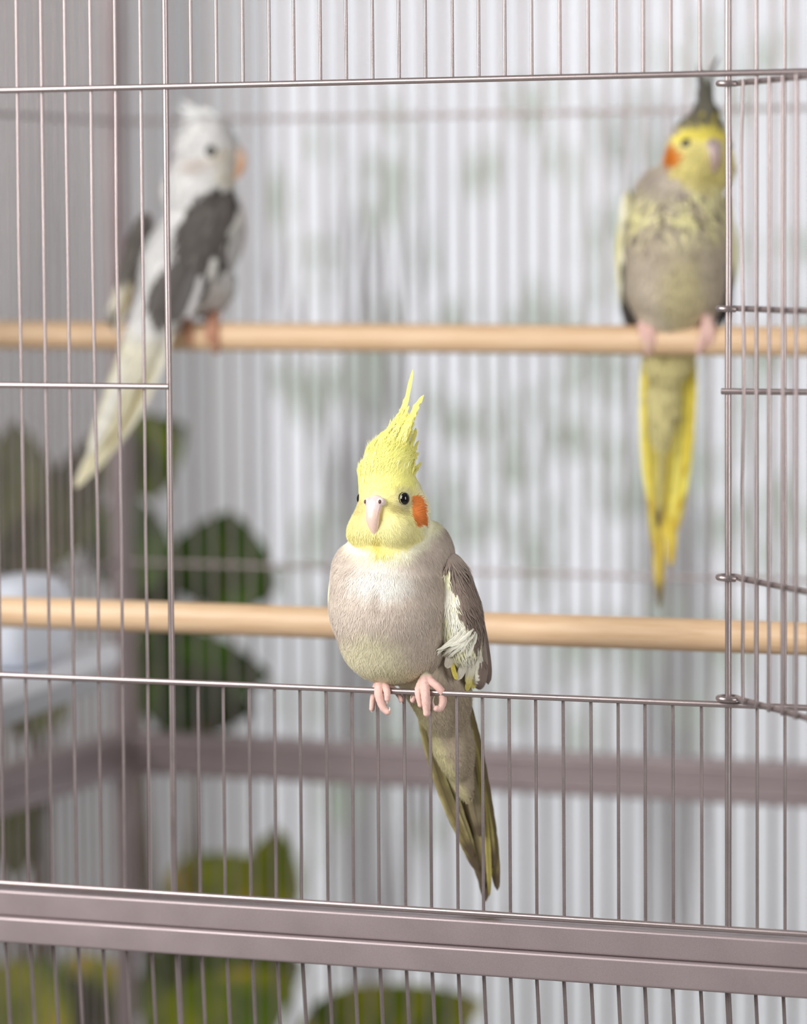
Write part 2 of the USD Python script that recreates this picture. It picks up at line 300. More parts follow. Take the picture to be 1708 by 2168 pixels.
def nets(F, lo, hi, h):
    """Surface nets of F < 0; triangles face outwards in the bird's (left-handed) frame once mapped to the world."""
    lo = np.array(lo, float); n = np.ceil((np.array(hi) - lo) / h).astype(int) + 1
    ax = [lo[i] + h * np.arange(n[i]) for i in range(3)]
    G = np.empty(n)
    for i in range(n[0]):
        Y, Z = np.meshgrid(ax[1], ax[2], indexing='ij'); G[i] = F(np.stack([np.full_like(Y, ax[0][i]), Y, Z], -1))
    S = G < 0
    acc = np.zeros((n[0] - 1, n[1] - 1, n[2] - 1, 3)); cnt = np.zeros(acc.shape[:3])
    C = [(a, b, c) for a in (0, 1) for b in (0, 1) for c in (0, 1)]
    sl = lambda A, o: A[o[0]:n[0] - 1 + o[0], o[1]:n[1] - 1 + o[1], o[2]:n[2] - 1 + o[2]]
    for a in C:
        for d in range(3):
            if a[d]: continue
            b = tuple(a[i] + (i == d) for i in range(3)); ga, gb = sl(G, a), sl(G, b); m = (ga < 0) != (gb < 0)
            t = np.where(m, ga / np.where(m, ga - gb, 1), 0)
            pos = np.array(a, float) + t[..., None] * np.eye(3)[d]
            acc += np.where(m[..., None], pos, 0); cnt += m
    live = cnt > 0; idx = -np.ones(live.shape, int); idx[live] = np.arange(live.sum())
    v = (acc[live] / cnt[live][:, None] + np.argwhere(live)) * h + lo
    faces = []
    for d in range(3):
        e1, e2 = (d + 1) % 3, (d + 2) % 3
        a = S; b = np.roll(S, -1, d); m = a != b
        c = np.argwhere(m); c = c[(c[:, d] < n[d] - 1) & (c[:, e1] > 0) & (c[:, e2] > 0) & (c[:, e1] < n[e1] - 1) & (c[:, e2] < n[e2] - 1)]
        if not len(c): continue
        o1, o2 = np.eye(3, dtype=int)[e1], np.eye(3, dtype=int)[e2]
        q = np.stack([idx[tuple((c - o1 - o2).T)], idx[tuple((c - o2).T)], idx[tuple(c.T)], idx[tuple((c - o1).T)]], 1)
        flip = ~S[tuple(c.T)]; q[flip] = q[flip][:, ::-1]
        faces.append(q)
    q = np.vstack(faces)
    for _ in range(3):
        g = grad(F, v); v = v - (F(v) / np.maximum((g * g).sum(-1), 1e-6))[:, None] * g * .9
    f = np.vstack([q[:, [0, 1, 2]], q[:, [0, 2, 3]]])
    return v, f
def world(fr, v, f):
    """Maps to the world; the mirrored frame turns the triangles round."""
    return fr(v), np.asarray(f)[:, ::-1]
def wnormals(n):
    w = n[:, :1] * RT - n[:, 1:2] * UP - n[:, 2:3] * FW
    return w / np.maximum(np.linalg.norm(w, axis=1, keepdims=True), 1e-9)
def mixc(c, m, col):
    return c * (1 - m[:, None]) + np.asarray(col) * m[:, None]
def blob(p, x, y, rx, ry, soft=.35, jit=0.0, seed=0):
    d = np.hypot((p[:, 0] - x) / rx, (p[:, 1] - y) / ry)
    if jit: d = d + jit * (meshkit.fbm(p * .09, 3, seed) - .5) * 2
    return 1 - sstep(1 - soft, 1 + soft, d)
def in_poly(p, poly, jit=0.0, seed=0, freq=.08):
    import shapely
    g = shapely.Polygon(poly)
    q = p[:, :2].copy()
    if jit:
        q[:, 0] += jit * (meshkit.fbm(p * freq, 3, seed) - .5) * 2; q[:, 1] += jit * (meshkit.fbm(p * freq + 31, 3, seed + 7) - .5) * 2
    return shapely.contains_xy(g, q[:, 0], q[:, 1]).astype(float)
def down(v, f, F, n, flow, length, width, colour, rng, lift=.12, keep=None, streak=.10, curl=.25, jit=.35):
    """Fine overlapping feather barbs laid along a surface: five-point blades that carry the surface's own normals."""
    tri = v[f]; area = np.linalg.norm(np.cross(tri[:, 1] - tri[:, 0], tri[:, 2] - tri[:, 0]), axis=1)
    t = rng.choice(len(f), n, p=area / area.sum()); b = rng.random((n, 2)); o = b.sum(1) > 1; b[o] = 1 - b[o]
    p = tri[t, 0] + b[:, :1] * (tri[t, 1] - tri[t, 0]) + b[:, 1:] * (tri[t, 2] - tri[t, 0])
    if keep is not None: p = p[keep(p)]
    nrm = grad(F, p); nrm /= np.linalg.norm(nrm, axis=1, keepdims=True)
    d = flow(p) + rng.normal(0, jit, p.shape) * np.array([1, .5, .5]); d -= nrm * (d * nrm).sum(1, keepdims=True); d /= np.linalg.norm(d, axis=1, keepdims=True) + 1e-9
    s = np.cross(nrm, d)
    L = (length(p) if callable(length) else length) * rng.uniform(.6, 1.35, len(p)); wd = (width(p) if callable(width) else width) * rng.uniform(.7, 1.3, len(p))
    lf = (lift(p) if callable(lift) else lift) * rng.uniform(.4, 1.5, len(p)); cu = rng.normal(0, curl, len(p))
    L, wd, lf, cu = L[:, None], wd[:, None], lf[:, None], cu[:, None]
    m = p + d * L * .5 + nrm * L * lf * .7 + s * L * cu * .25; tip = p + d * L + nrm * L * lf * .8 + s * L * cu
    V = np.stack([p - s * wd * .6, p + s * wd * .6, m - s * wd, m + s * wd, tip], 1).reshape(-1, 3)
    Fc = (np.arange(len(p))[:, None, None] * 5 + np.array([[0, 1, 3], [0, 3, 2], [2, 3, 4]])[None]).reshape(-1, 3)
    c = colour(p) * (1 + rng.normal(0, streak, (len(p), 1)))
    c = np.repeat(c, 5, 0) * np.tile([.93, .93, 1.0, 1.0, 1.05], len(p))[:, None]
    return V, Fc, np.clip(c, 0, 1), np.repeat(nrm, 5, 0)
def vane(pts, hw, face, colour, rng, n=26, m=6, camber=.22, ragged=.0, left=1.0, right=1.0, tip=.55, base=.35, shaft=None, thick=.6):
    """One feather: a cambered blade of two skins along pts; face = the direction that its outer side looks to."""
    P = curve(pts, n); t = np.linspace(0, 1, n); T = np.gradient(P, axis=0); T /= np.linalg.norm(T, axis=1, keepdims=True)
    face = np.asarray(face, float); S = np.cross(T, face); S /= np.linalg.norm(S, axis=1, keepdims=True); N = np.cross(S, T)
    prof = np.minimum(1, base + (1 - base) * np.sin(np.clip(t / .35, 0, 1) * np.pi / 2)) * np.sqrt(np.clip(1 - ((t - tip) / (1 - tip)).clip(0) ** 2.2, 0, 1))
    s = np.linspace(-1, 1, 2 * m + 1); ed = np.ones((n, len(s)))
    if ragged:
        e = 1 - ragged * rng.random(n) * (rng.random(n) < .6); e2 = 1 - ragged * rng.random(n) * (rng.random(n) < .6)
        ed = np.where(s[None] < 0, 1 - (1 - e)[:, None] * abs(s)[None] ** 3, 1 - (1 - e2)[:, None] * abs(s)[None] ** 3)
    side = np.where(s < 0, left, right)
    off = hw * prof[:, None] * s[None] * side[None] * ed
    V = P[:, None] + S[:, None] * off[..., None] - N[:, None] * (camber * hw * prof[:, None] * (s[None] ** 2))[..., None] + N[:, None] * (.05 * hw * np.exp(-(s[None] / .12) ** 2) * (1 - t[:, None]))[..., None]
    # barbs run forward towards the edges
    V += T[:, None] * (hw * .5 * prof[:, None] * abs(s)[None] * .5)[..., None]
    k = 2 * m + 1; tt, ss = np.meshgrid(t, s, indexing='ij'); c = colour(tt.ravel(), ss.ravel(), V.reshape(-1, 3))
    c = c * (1 + .05 * np.repeat(rng.normal(0, 1, n), k)[:, None] * abs(ss.ravel())[:, None])
    A = V.reshape(-1, 3); B = A - np.repeat(N, k, 0) * thick
    i, j = np.meshgrid(np.arange(n - 1), np.arange(k - 1), indexing='ij'); a = (i * k + j).ravel()
    q = np.stack([a, a + 1, a + k + 1, a + k], 1); nv = len(A)
    rim = np.r_[np.arange(0, n * k, k), (n - 1) * k + np.arange(1, k), np.arange(n * k - 1 - k, 0, -k), np.arange(k - 2, 0, -1)]
    rq = np.stack([rim, np.roll(rim, -1), np.roll(rim, -1) + nv, rim + nv], 1)
    q = np.vstack([q, q[:, ::-1] + nv, rq[:, ::-1]])
    return np.vstack([A, B]), np.vstack([q[:, [0, 1, 2]], q[:, [0, 2, 3]]]), np.clip(np.vstack([c, c]), 0, 1)
def surf_w(F, x, y, w0=160.0, w1=-160.0):
    """The front surface's w at (x, y)."""
    x, y = np.atleast_1d(x).astype(float), np.atleast_1d(y).astype(float); w = np.full_like(x, w0); done = np.zeros(len(x), bool)
    for _ in range(400):
        d = F(np.stack([x, y, w], -1)); done |= d < .5; w = np.where(done, w, w - np.maximum(np.minimum(d * .7, 4), .4))
    return np.maximum(w, w1)
PLUME = mat('plumage', {'a': ('attribute', {'attribute': 'Cd'}), 'p': ('principled_bsdf', {'roughness': .85, 'specular_ior_level': .15, 'sheen_weight': .08})}, [('a.color', 'p.base_color')])
VANE = mat('feather_vane', {'a': ('attribute', {'attribute': 'Cd'}), 'p': ('principled_bsdf', {'roughness': .6, 'specular_ior_level': .3}), 't': ('translucent_bsdf', {}), 'x': ('mix_closure', {'fac': .2})},
    [('a.color', 'p.base_color'), ('a.color', 't.color'), ('p.BSDF', 'x.closure1'), ('t.BSDF', 'x.closure2')], 'x.closure')
SKIN = mat('bird_skin', {'a': ('attribute', {'attribute': 'Cd'}), 'p': ('principled_bsdf', {'roughness': .5, 'subsurface_weight': .15, 'subsurface_scale': .0015, 'subsurface_radius': (1, .4, .25)})}, [('a.color', 'p.base_color')])
EYE = plain('eye_black', lin(16, 14, 15), .06, specular_ior_level=.6)
HORN = mat('beak_horn', {'a': ('attribute', {'attribute': 'Cd'}), 'p': ('principled_bsdf', {'roughness': .32, 'subsurface_weight': .2, 'subsurface_scale': .001})}, [('a.color', 'p.base_color')])
NAIL = plain('claw_horn', lin(205, 188, 176), .35)
DARKP = plain('nostril_dark', lin(96, 62, 54), .6)

def add(name, fr, mesh3, material, parent, normals=None, label=None, kind=None, smooth=True):
    v, f, c = mesh3
    V, Fc = world(fr, v, f)
    if normals is not None:                                             # every blade is wound to the side that its normals point to
        normals = wnormals(normals); T = V[Fc]; g = np.cross(T[:, 1] - T[:, 0], T[:, 2] - T[:, 0]); bad = (g * normals[Fc].mean(1)).sum(1) < 0
        Fc = Fc.copy(); Fc[bad] = Fc[bad][:, ::-1]
    return obj(name, (V, Fc), material, parent, color=c, normals=normals, label=label, kind=kind)
def toe_solid(pts, r):
    """A toe: hulls of spheres along a smooth chain, with faint rings of scales."""
    P = curve([tuple(p) for p in pts], 16); rr = np.interp(np.linspace(0, 1, 16), np.linspace(0, 1, len(r)), r)
    rr = rr * 1.06 * (1 + .06 * (np.arange(16) % 2))
    s = [m3.Manifold.sphere(float(rr[i]), 14).translate([float(x) for x in P[i]]) for i in range(16)]
    return m3.Manifold.batch_boolean([m3.Manifold.batch_hull([s[i], s[i + 1]]) for i in range(15)], m3.OpType.Add)
def body_with_feet(v, f, toes, colour, skin):
    """One continuous body: the feathered trunk and head joined with the legs and toes."""
    b = m3.Manifold(m3.Mesh(np.asarray(v, np.float32), np.asarray(f, np.uint32)))
    if b.volume() < 0 or b.is_empty(): b = m3.Manifold(m3.Mesh(np.asarray(v, np.float32), np.asarray(f[:, ::-1], np.uint32)))
    if toes:
        feet = m3.Manifold.batch_boolean([toe_solid(p, r) for p, r in toes], m3.OpType.Add)
        u = b + feet
    else: u = b
    mm = u.to_mesh(); V = np.array(mm.vert_properties[:, :3], float); Fc = np.array(mm.tri_verts)
    c = colour(V)
    if toes:
        from scipy.spatial import cKDTree
        pts, rad = [], []
        for p, r in toes:
            P = curve([tuple(q) for q in p], 30); pts.append(P); rad.append(np.interp(np.linspace(0, 1, 30), np.linspace(0, 1, len(r)), r))
        d, i = cKDTree(np.vstack(pts)).query(V); m = (d < np.concatenate(rad)[i] * 1.12 + .2) & (V[:, 1] > min(p[0][1] for p, r in toes) - 4)
        n = meshkit.noise(V * .5, 3)[:, None]
        c[m] = (np.asarray(skin) * (.86 + .25 * n))[m]
    return V, Fc, c
def ball(c, r, n=3, sq=(1, 1, 1)):
    s = trimesh.creation.icosphere(n, 1.0); return np.array(s.vertices) * r * np.array(sq) + np.array(c), np.array(s.faces)
def shear(pts, x0):
    """Toes follow the bar that they hold, which runs obliquely to the picture."""
    return [(x, y, w - 5 + (x - x0) * .3725) for x, y, w in pts]
def claw(name, fr, pts, r, parent):
    v, f = tube(curve(pts, 10), np.linspace(r, r * .15, 10), 8); obj(name, world(fr, v, f), NAIL, parent, smooth=60)

# ------------------------------------------------------------------ the front cockatiel, perched on the lower wire of the door opening
B1 = Frame(855, 1300, 0.0)
bird1 = thing('cockatiel', B1([855, 1462, 0]), 'fawn cockatiel with yellow crest and orange cheek, gripping the front wire of the door opening', 'cockatiel')
r1 = np.random.default_rng(21)
YW = math.radians(33); HC = np.array([830, 1080, 0.0])
def hp(l, up, f):                                                     # the head's own axes: to the bird's left, up, forward
    return HC + np.array([math.cos(YW) * l - math.sin(YW) * f, -up, math.sin(YW) * l + math.cos(YW) * f])
def hrot(q): return q
body1 = [((823, 1285, -18), (128, 128, 118)), ((822, 1238, -10), (120, 80, 104)), ((834, 1348, -42), (119, 104, 106)), ((905, 1415, -88), (72, 80, 55)), ((832, 1188, -12), (98, 66, 86)),
         (tuple(HC + [0, 2, -2]), (74, 82, 78)), (tuple(hp(0, 38, 8)), (62, 50, 62)), (tuple(hp(34, -38, 34)), (44, 46, 40)), (tuple(hp(-38, -40, 32)), (42, 48, 38)), (tuple(hp(0, -62, 20)), (56, 34, 32)),
         (tuple(hp(58, -10, -10)), (26, 46, 40)), ((816, 1008, 8), (58, 52, 48)), ((822, 1130, 4), (86, 44, 70)), ((902, 1182, -32), (62, 82, 68)), ((752, 1208, -26), (50, 62, 60)), ((822, 972, 16), (50, 44, 30), 0, 0, 12), ((838, 930, 4), (26, 44, 14), 26, 0, 12)]
tail1 = [((936, 1478, -88), (64, 74, 40), 0, 0, 30), ((955, 1560, -116), (46, 90, 30), -12, 0, 40), ((972, 1628, -140), (27, 78, 18), -14, 0, 40)]
F1 = sdf(body1 + tail1, 16)
def border1(x): return 1170 - ((x - 812) / 95.0) ** 2 * 46
def col1(p):
    x, y = p[:, 0], p[:, 1]; n = meshkit.fbm(p * .045, 4, 2); n2 = meshkit.fbm(p * np.array([.16, .03, .1]), 3, 9)
    c = np.tile(lin(214, 200, 187), (len(p), 1)); c = mixc(c, sstep(840, 960, x) * .75, lin(192, 177, 163))
    c = mixc(c, sstep(1300, 1440, y) * .6, lin(194, 180, 160))
    c = mixc(c, blob(p, 782, 1400, 72, 60, .5, .3, 1) * .95, lin(234, 227, 194)); c = mixc(c, blob(p, 845, 1442, 70, 34, .5, .3, 2) * .8, lin(216, 206, 170))
    c = mixc(c, blob(p, 806, 1230, 60, 32, .55, .35, 3) * .9, lin(250, 248, 240)); c = mixc(c, blob(p, 795, 1262, 9, 26, .6) * .35, lin(150, 130, 112))
    c = mixc(c, sstep(880, 930, x) * (1 - sstep(1130, 1230, y)) * .7, lin(190, 176, 164))
    bd = border1(x) + 14 * (n2 - .5)
    c = mixc(c, (1 - sstep(bd + 10, bd + 40, y)) , lin(240, 236, 208))
    hd = 1 - sstep(bd - 4, bd + 12, y)
    c = mixc(c, hd, lin(234, 226, 152)); c = mixc(c, hd * sstep(1125, 1165, y + 16 * (n2 - .5)) * .75, lin(228, 215, 122))
    c = mixc(c, hd * blob(p, 848, 1130, 48, 34, .5, .3, 5) * .6, lin(238, 231, 176)); c = mixc(c, hd * blob(p, 772, 1125, 26, 34, .5, .3, 6) * .5, lin(234, 224, 160))
    c = mixc(c, (1 - sstep(1030, 1052, y)) * hd, lin(250, 245, 150)); c = mixc(c, (1 - sstep(960, 1000, y)) * hd * .6, lin(250, 245, 140))
    c = mixc(c, hd * sstep(872, 898, x + .12 * (1060 - y)) * sstep(1000, 1040, y) * .85, lin(240, 238, 210))
    c = mixc(c, hd * blob(p, 842, 1076, 22, 13, .6, .4, 7) * .7, lin(140, 122, 74)); c = mixc(c, hd * blob(p, 856, 1057, 19, 21, .5) * .6, lin(186, 178, 150))
    c = mixc(c, hd * blob(p, 762, 1075, 12, 22, .6, .3, 7) * .5, lin(170, 150, 96))
    c = mixc(c, hd * blob(p, 797, 1155, 8, 22, .6) * .5, lin(190, 168, 60))
    c = mixc(c, hd * np.clip(in_poly(p, [(873, 1052), (889, 1050), (897, 1062), (899, 1075), (903, 1090), (903, 1113), (893, 1108), (884, 1116), (876, 1105), (871, 1092), (869, 1070)], 1.8, 8, .2), 0, 1) * (p[:, 2] > -60), lin(216, 126, 64))
    ut = sstep(1450, 1478, y) * sstep(855, 872, x)
    c = mixc(c, ut, lin(176, 162, 140)); c = mixc(c, ut * (1 - sstep(0, 22, x - (884 + (y - 1500) * .5) + 10 * (n - .5))) * .8, lin(206, 198, 152))
    return c * (1 + .10 * (n - .5))[:, None]
v1, f1 = nets(F1, (670, 850, -190), (1020, 1710, 130), 3.4)
T1 = [  # the toes, two in front of the wire and two behind it on either foot
    ([(806, 1438, -8), (803, 1452, 4), (801, 1468, 13), (806, 1488, 12), (813, 1502, 10), (820, 1508, 9)], (9.5, 9, 8.6, 8.0, 7.4, 6.2)),
    ([(812, 1440, -8), (815, 1452, 2), (819, 1465, 11), (820, 1480, 11)], (8.5, 7.6, 6.8, 5.6)),
    ([(803, 1442, -14), (794, 1462, -16), (789, 1485, -14), (787, 1503, -12)], (8, 7, 6.4, 5.4)),
    ([(816, 1442, -16), (834, 1462, -20), (845, 1474, -17), (849, 1484, -14)], (7, 6, 5.4, 4.6)),
    ([(899, 1434, -8), (889, 1450, 4), (885, 1465, 12), (888, 1482, 12), (890, 1491, 10)], (9, 8.0, 7.2, 6.4, 5.6)),
    ([(900, 1432, -8), (899, 1449, 6), (900, 1466, 14), (902, 1488, 13), (903, 1509, 9)], (10.5, 9.6, 9.2, 8.4, 6.6)),
    ([(906, 1434, -8), (921, 1449, 2), (931, 1458, 0), (937, 1474, -9), (936, 1490, -9), (930, 1500, -5), (923, 1499, 1)], (9, 8.4, 7.4, 7.6, 7.8, 7.2, 6)),
    ([(896, 1440, -14), (884, 1462, -17), (877, 1476, -15), (875, 1482, -12)], (8, 7.4, 7.4, 6.6))]
T1 = [(shear(p, 855), r) for p, r in T1]
B_ = body_with_feet(v1, f1, T1, col1, lin(226, 186, 176))
body_prim = add('body', B1, B_, PLUME, bird1)
for pts, r in (([(820, 1508, 9), (825, 1504, 10), (824, 1497, 9)], 4.2), ([(820, 1482, 11), (820, 1490, 9), (818, 1495, 5)], 4), ([(923, 1499, 1), (917, 1492, 3), (916, 1482, 3), (920, 1473, 0)], 4), ([(849, 1486, -14), (851, 1490, -10)], 3), ([(875, 1484, -10), (870, 1478, -6), (871, 1472, -6)], 3.4), ([(787, 1505, -12), (787, 1511, -9)], 3.4), ([(903, 1511, 9), (903, 1518, 3)], 4)):
    claw('claw', B1, shear(pts, 855), r, bird1)
BK = hp(6, 6, 76)
def flow1(p):
    d = np.stack([(p[:, 0] - 838) / 260, np.ones(len(p)), -.25 * np.ones(len(p))], -1)
    h = 1 - sstep(-30, 30, p[:, 1] - border1(p[:, 0])); q = p - BK; q = q / np.linalg.norm(q, axis=1, keepdims=True); q[:, 1] += .35 * (p[:, 1] > 1085)
    up = (1 - sstep(1030, 1062, p[:, 1]))[:, None]; q = q * (1 - up) + np.stack([np.where(p[:, 1] < 990, .62, .15), -np.ones(len(p)), -.3 * np.ones(len(p))], -1) * up
    return d * (1 - h)[:, None] + q * h[:, None]
def front_only(p):
    k = np.linalg.norm((p - BK) * np.array([1, .8, 1]), axis=1) > 24
    e = np.linalg.norm(p - hp(58.5, 22, 44), axis=1) > 13.0
    return k & e & (p[:, 1] < 1700) & ~((p[:, 1] > 1430) & (np.abs(p[:, 0] - 808) < 16) & (p[:, 2] > -30)) & ~((p[:, 1] > 1425) & (np.abs(p[:, 0] - 903) < 24) & (p[:, 2] > -30))
def len1(p): return np.where(p[:, 1] < 1170, np.where(p[:, 1] < 1015, 25.0, 11.0), 17.0) * (1 - .35 * (np.linalg.norm(p - BK, axis=1) < 45))
D1 = down(v1, f1, F1, 82000, flow1, len1, lambda p: np.where(p[:, 1] < 1170, .5, .58), col1, r1, lift=.055, keep=front_only, streak=.085, jit=.2)
add('down_feathers', B1, D1[:3], PLUME, bird1, normals=D1[3], kind='stuff')

# beak: cere, hooked upper mandible, lower mandible, nostrils
def hook(sections, n=20, m=20):
    """A beak lofted through (centre, half-width, half-depth) sections."""
    S = np.array([list(c) + [a, b] for c, a, b in sections], float); Q = curve(S, n); C = Q[:, :3]; T = np.gradient(C, axis=0); T /= np.linalg.norm(T, axis=1, keepdims=True)
    lat = np.array([math.cos(YW), 0, math.sin(YW)]); th = np.arange(m) * 2 * np.pi / m; v = []
    for i in range(n):
        b = np.cross(T[i], lat); v.append(C[i] + np.cos(th)[:, None] * lat * abs(Q[i, 3]) + np.sin(th)[:, None] * b * abs(Q[i, 4]))
    v = np.vstack(v + [C[:1], C[-1:]]); f = []
    for i in range(n - 1):
        for j in range(m):
            a, b = i * m + j, i * m + (j + 1) % m; f += [(a, b, b + m), (a, b + m, a + m)]
    for j in range(m): f += [(n * m, (j + 1) % m, j), (n * m + 1, (n - 1) * m + j, (n - 1) * m + (j + 1) % m)]
    return v, np.array(f)
def beakcol(a, b, y0, y1):
    def c(v):
        t = sstep(y0, y1, v[:, 1]); n = meshkit.noise(v * .35, 4)
        return (lin(*a) * (1 - t)[:, None] + lin(*b) * t[:, None]) * (.93 + .14 * n)[:, None]
    return c
bv, bf = hook([(hp(6, 24, 66), 16, 10), (hp(6, 15, 75), 19, 12), (hp(6, 2, 81), 18, 12), (hp(6, -14, 84), 16, 12), (hp(6, -30, 82), 13, 10), (hp(6, -44, 77), 8, 7), (hp(6, -57, 70), 2.2, 3)], 26, 24)
beak = add('beak', B1, (bv, bf, beakcol((214, 196, 194), (226, 196, 182), 1068, 1090)(bv)), HORN, bird1)
lv, lf = hook([(hp(6, -22, 62), 9, 7), (hp(6, -36, 66), 8, 6), (hp(6, -46, 65), 4, 4)], 8, 14)
add('lower_mandible', B1, (lv, lf, beakcol((200, 176, 160), (205, 178, 164), 1100, 1130)(lv)), HORN, bird1)
for s in (-1, 1):
    v, f = ball(hp(6 + s * 15, 17, 75), 11, 3, (1, .9, 1)); add('cere', B1, (v, f, beakcol((218, 202, 204), (218, 200, 198), 0, 1)(v)), HORN, bird1)
    v, f = ball(hp(6 + s * 18, 17.5, 84.0), 3.4, 2, (1, 1.3, 1)); obj('nostril', world(B1, v, f), DARKP, beak)
for s in (1, -1):
    c = hp(57.0 if s > 0 else -47.0, 24, 43); v, f = ball(c, 13.0, 4, (.92, 1.1, .92)); obj('eye', world(B1, v, f), EYE, bird1, smooth=True)
    out = np.array(hp(s * 62, 23, 60)) - np.array(hp(0, 23, 20)); out /= np.linalg.norm(out)
    a = np.cross(out, [0, 1, 0]); a /= np.linalg.norm(a); b = np.cross(a, out); th = np.linspace(0, 2 * np.pi, 29)
    loop = np.array([c + out * 5.0 + a * math.cos(t) * 10.4 + b * math.sin(t) * 12.6 for t in th])
    v, f = tube(loop, 1.2, 8, cap=False); add('eye_ring', B1, (v, f, np.tile(lin(150, 140, 108), (len(v), 1))), SKIN, bird1)

# crest: long loose plumes swept up and back
CRC = lambda a, b: (lambda t, s, p: lin(*a) * (1 - t[:, None]) + lin(*b) * t[:, None])
crest = [([(797, 1018, 46), (808, 948, 34), (838, 895, 10), (858, 850, -6), (868, 810, -16), (874, 780, -22)], 8.5), ([(826, 1012, 46), (846, 938, 30), (868, 888, 12), (882, 858, -2), (898, 835, -12)], 12),
         ([(852, 1010, 36), (864, 958, 22), (874, 930, 8), (883, 914, 0)], 8.5), ([(779, 1018, 40), (780, 968, 30), (790, 942, 18), (806, 923, 8)], 8), ([(806, 1014, 48), (822, 940, 34), (850, 890, 12), (866, 858, 0)], 9),
         ([(838, 1012, 44), (850, 950, 30), (868, 900, 10), (884, 868, -4)], 8), ([(776, 1014, 36), (775, 985, 28), (780, 960, 18), (788, 944, 10)], 7), ([(862, 1014, 28), (872, 984, 18), (878, 968, 10), (886, 958, 4)], 7.5),
         ([(790, 1018, 46), (800, 955, 38), (822, 910, 20), (842, 884, 4)], 9), ([(814, 1016, 48), (836, 950, 36), (858, 905, 14), (872, 880, 2)], 8), ([(846, 1014, 40), (858, 965, 28), (872, 935, 12), (880, 905, 2)], 8),
         ([(800, 1020, 50), (812, 965, 42), (834, 925, 26), (852, 900, 12)], 9), ([(774, 1022, 38), (777, 978, 32), (790, 945, 20), (812, 912, 8)], 8.5), ([(828, 1020, 48), (842, 970, 40), (858, 938, 24), (870, 910, 10)], 8.5),
         ([(866, 1022, 16), (876, 1000, 8), (884, 988, 0), (892, 978, -6)], 6.5), ([(772, 1020, 28), (770, 1000, 22), (773, 980, 14), (779, 966, 8)], 6.5), ([(858, 1020, 26), (870, 975, 14), (880, 945, 2), (886, 932, -6)], 7.5), ([(784, 1024, 46), (792, 975, 40), (810, 930, 26), (828, 905, 14)], 8.5)]
for pts, hw in crest:
    add('crest_feather', B1, vane(pts, hw, (-.25, .1, 1), CRC((250, 245, 150), (250, 244, 146)), r1, n=30, m=5, ragged=.5, tip=.12, base=.75, camber=.12), VANE, bird1)
cp = []
for k in range(2600):                                                   # loose barbs at the crest's foot and edges
    t = r1.random(); pts, hw = crest[r1.integers(len(crest))]; P = curve(pts, 20); i = int(t * 13); a = P[i]; d = P[i + 1] - P[i]; d /= np.linalg.norm(d)
    sd = np.cross(d, [0, 0, 1]); sd /= np.linalg.norm(sd); s = r1.choice([-1, 1]); L = r1.uniform(12, 30) * (1 - .5 * t)
    e = a + d * L * .9 + sd * s * L * r1.uniform(.05, .34) + np.array([0, 0, r1.uniform(-3, 7)]); a = a + sd * s * hw * r1.uniform(0, .8) + np.array([0, 0, r1.uniform(0, 5)])
    cp.append((np.array([a - sd * .7, a + sd * .7, (a + e) / 2 - sd * .7, (a + e) / 2 + sd * .7, e]), lin(*np.clip(r1.normal((249, 244, 160), (4, 5, 24)), 0, 255))))
add('crest_barbs', B1, (np.vstack([c[0] for c in cp]), (np.arange(len(cp))[:, None, None] * 5 + np.array([[0, 1, 3], [0, 3, 2], [2, 3, 4]])[None]).reshape(-1, 3), np.repeat([c[1] for c in cp], 5, 0)), PLUME, bird1,
    normals=np.tile([[-.2, -.2, .95]], (len(cp) * 5, 1)), kind='stuff')

# the folded wing at the picture's right, and the edge of the other one
wing1 = [((964, 1230, -12), (34, 62, 48), -14), ((969, 1305, -30), (54, 108, 76), -10), ((1008, 1395, -82), (25, 70, 50), -8)]
FW1 = sdf(wing1, 14)
cream = [(930, 1212), (944, 1200), (954, 1228), (966, 1258), (968, 1288), (982, 1308), (992, 1338), (1000, 1362), (1008, 1378), (1017, 1345), (1020, 1380), (1008, 1460), (900, 1460), (900, 1330), (920, 1292), (918, 1256)]
def colw1(p):
    n = meshkit.fbm(p * np.array([.12, .025, .08]), 4, 13)
    c = np.tile(lin(138, 122, 112), (len(p), 1)); c = mixc(c, sstep(1330, 1200, p[:, 1]) * .4, lin(156, 141, 130)); c = mixc(c, sstep(1225, 1165, p[:, 1]) * .9, lin(190, 175, 163)); c = mixc(c, blob(p, 950, 1190, 22, 22, .5) * .6, lin(112, 98, 92))
    k = in_poly(p, cream, 9, 21, .1); c = mixc(c, k, lin(246, 244, 228)); c = mixc(c, k * sstep(.52, .62, meshkit.fbm(p * .06, 2, 5)) * .55, lin(244, 241, 186))
    return c * (.86 + .28 * n)[:, None]
wv, wf = nets(FW1, (910, 1150, -160), (1060, 1480, 70), 3.2)
wing = add('wing', B1, (wv, wf, colw1(wv)), PLUME, bird1, label='folded wing with a cream patch')
Dw = down(wv, wf, FW1, 5200, lambda p: np.stack([.22 * np.ones(len(p)), np.ones(len(p)), -.3 * np.ones(len(p))], -1), 26, 1.5, colw1, r1, lift=.05, streak=.07, jit=.12, curl=.1, keep=lambda p: (p[:, 1] < 1400) & (p[:, 1] > 1186))
add('wing_coverts', B1, Dw[:3], PLUME, wing, normals=Dw[3], kind='stuff')
def flat(c, edge=None, tipc=None):
    def f(t, s, p):
        k = np.tile(lin(*c), (len(t), 1))
        if edge: k = mixc(k, sstep(.45, .95, abs(s)), lin(*edge))
        if tipc: k = mixc(k, sstep(.75, .95, t), lin(*tipc))
        k = mixc(k, np.exp(-(s / .07) ** 2) * .35, lin(*c) * .6)
        return k * (.9 + .2 * meshkit.noise(np.stack([t * 60, s * 2, t * 0], -1), 3))[:, None]
    return f
TAU, CRM = (158, 142, 132), (242, 238, 222)
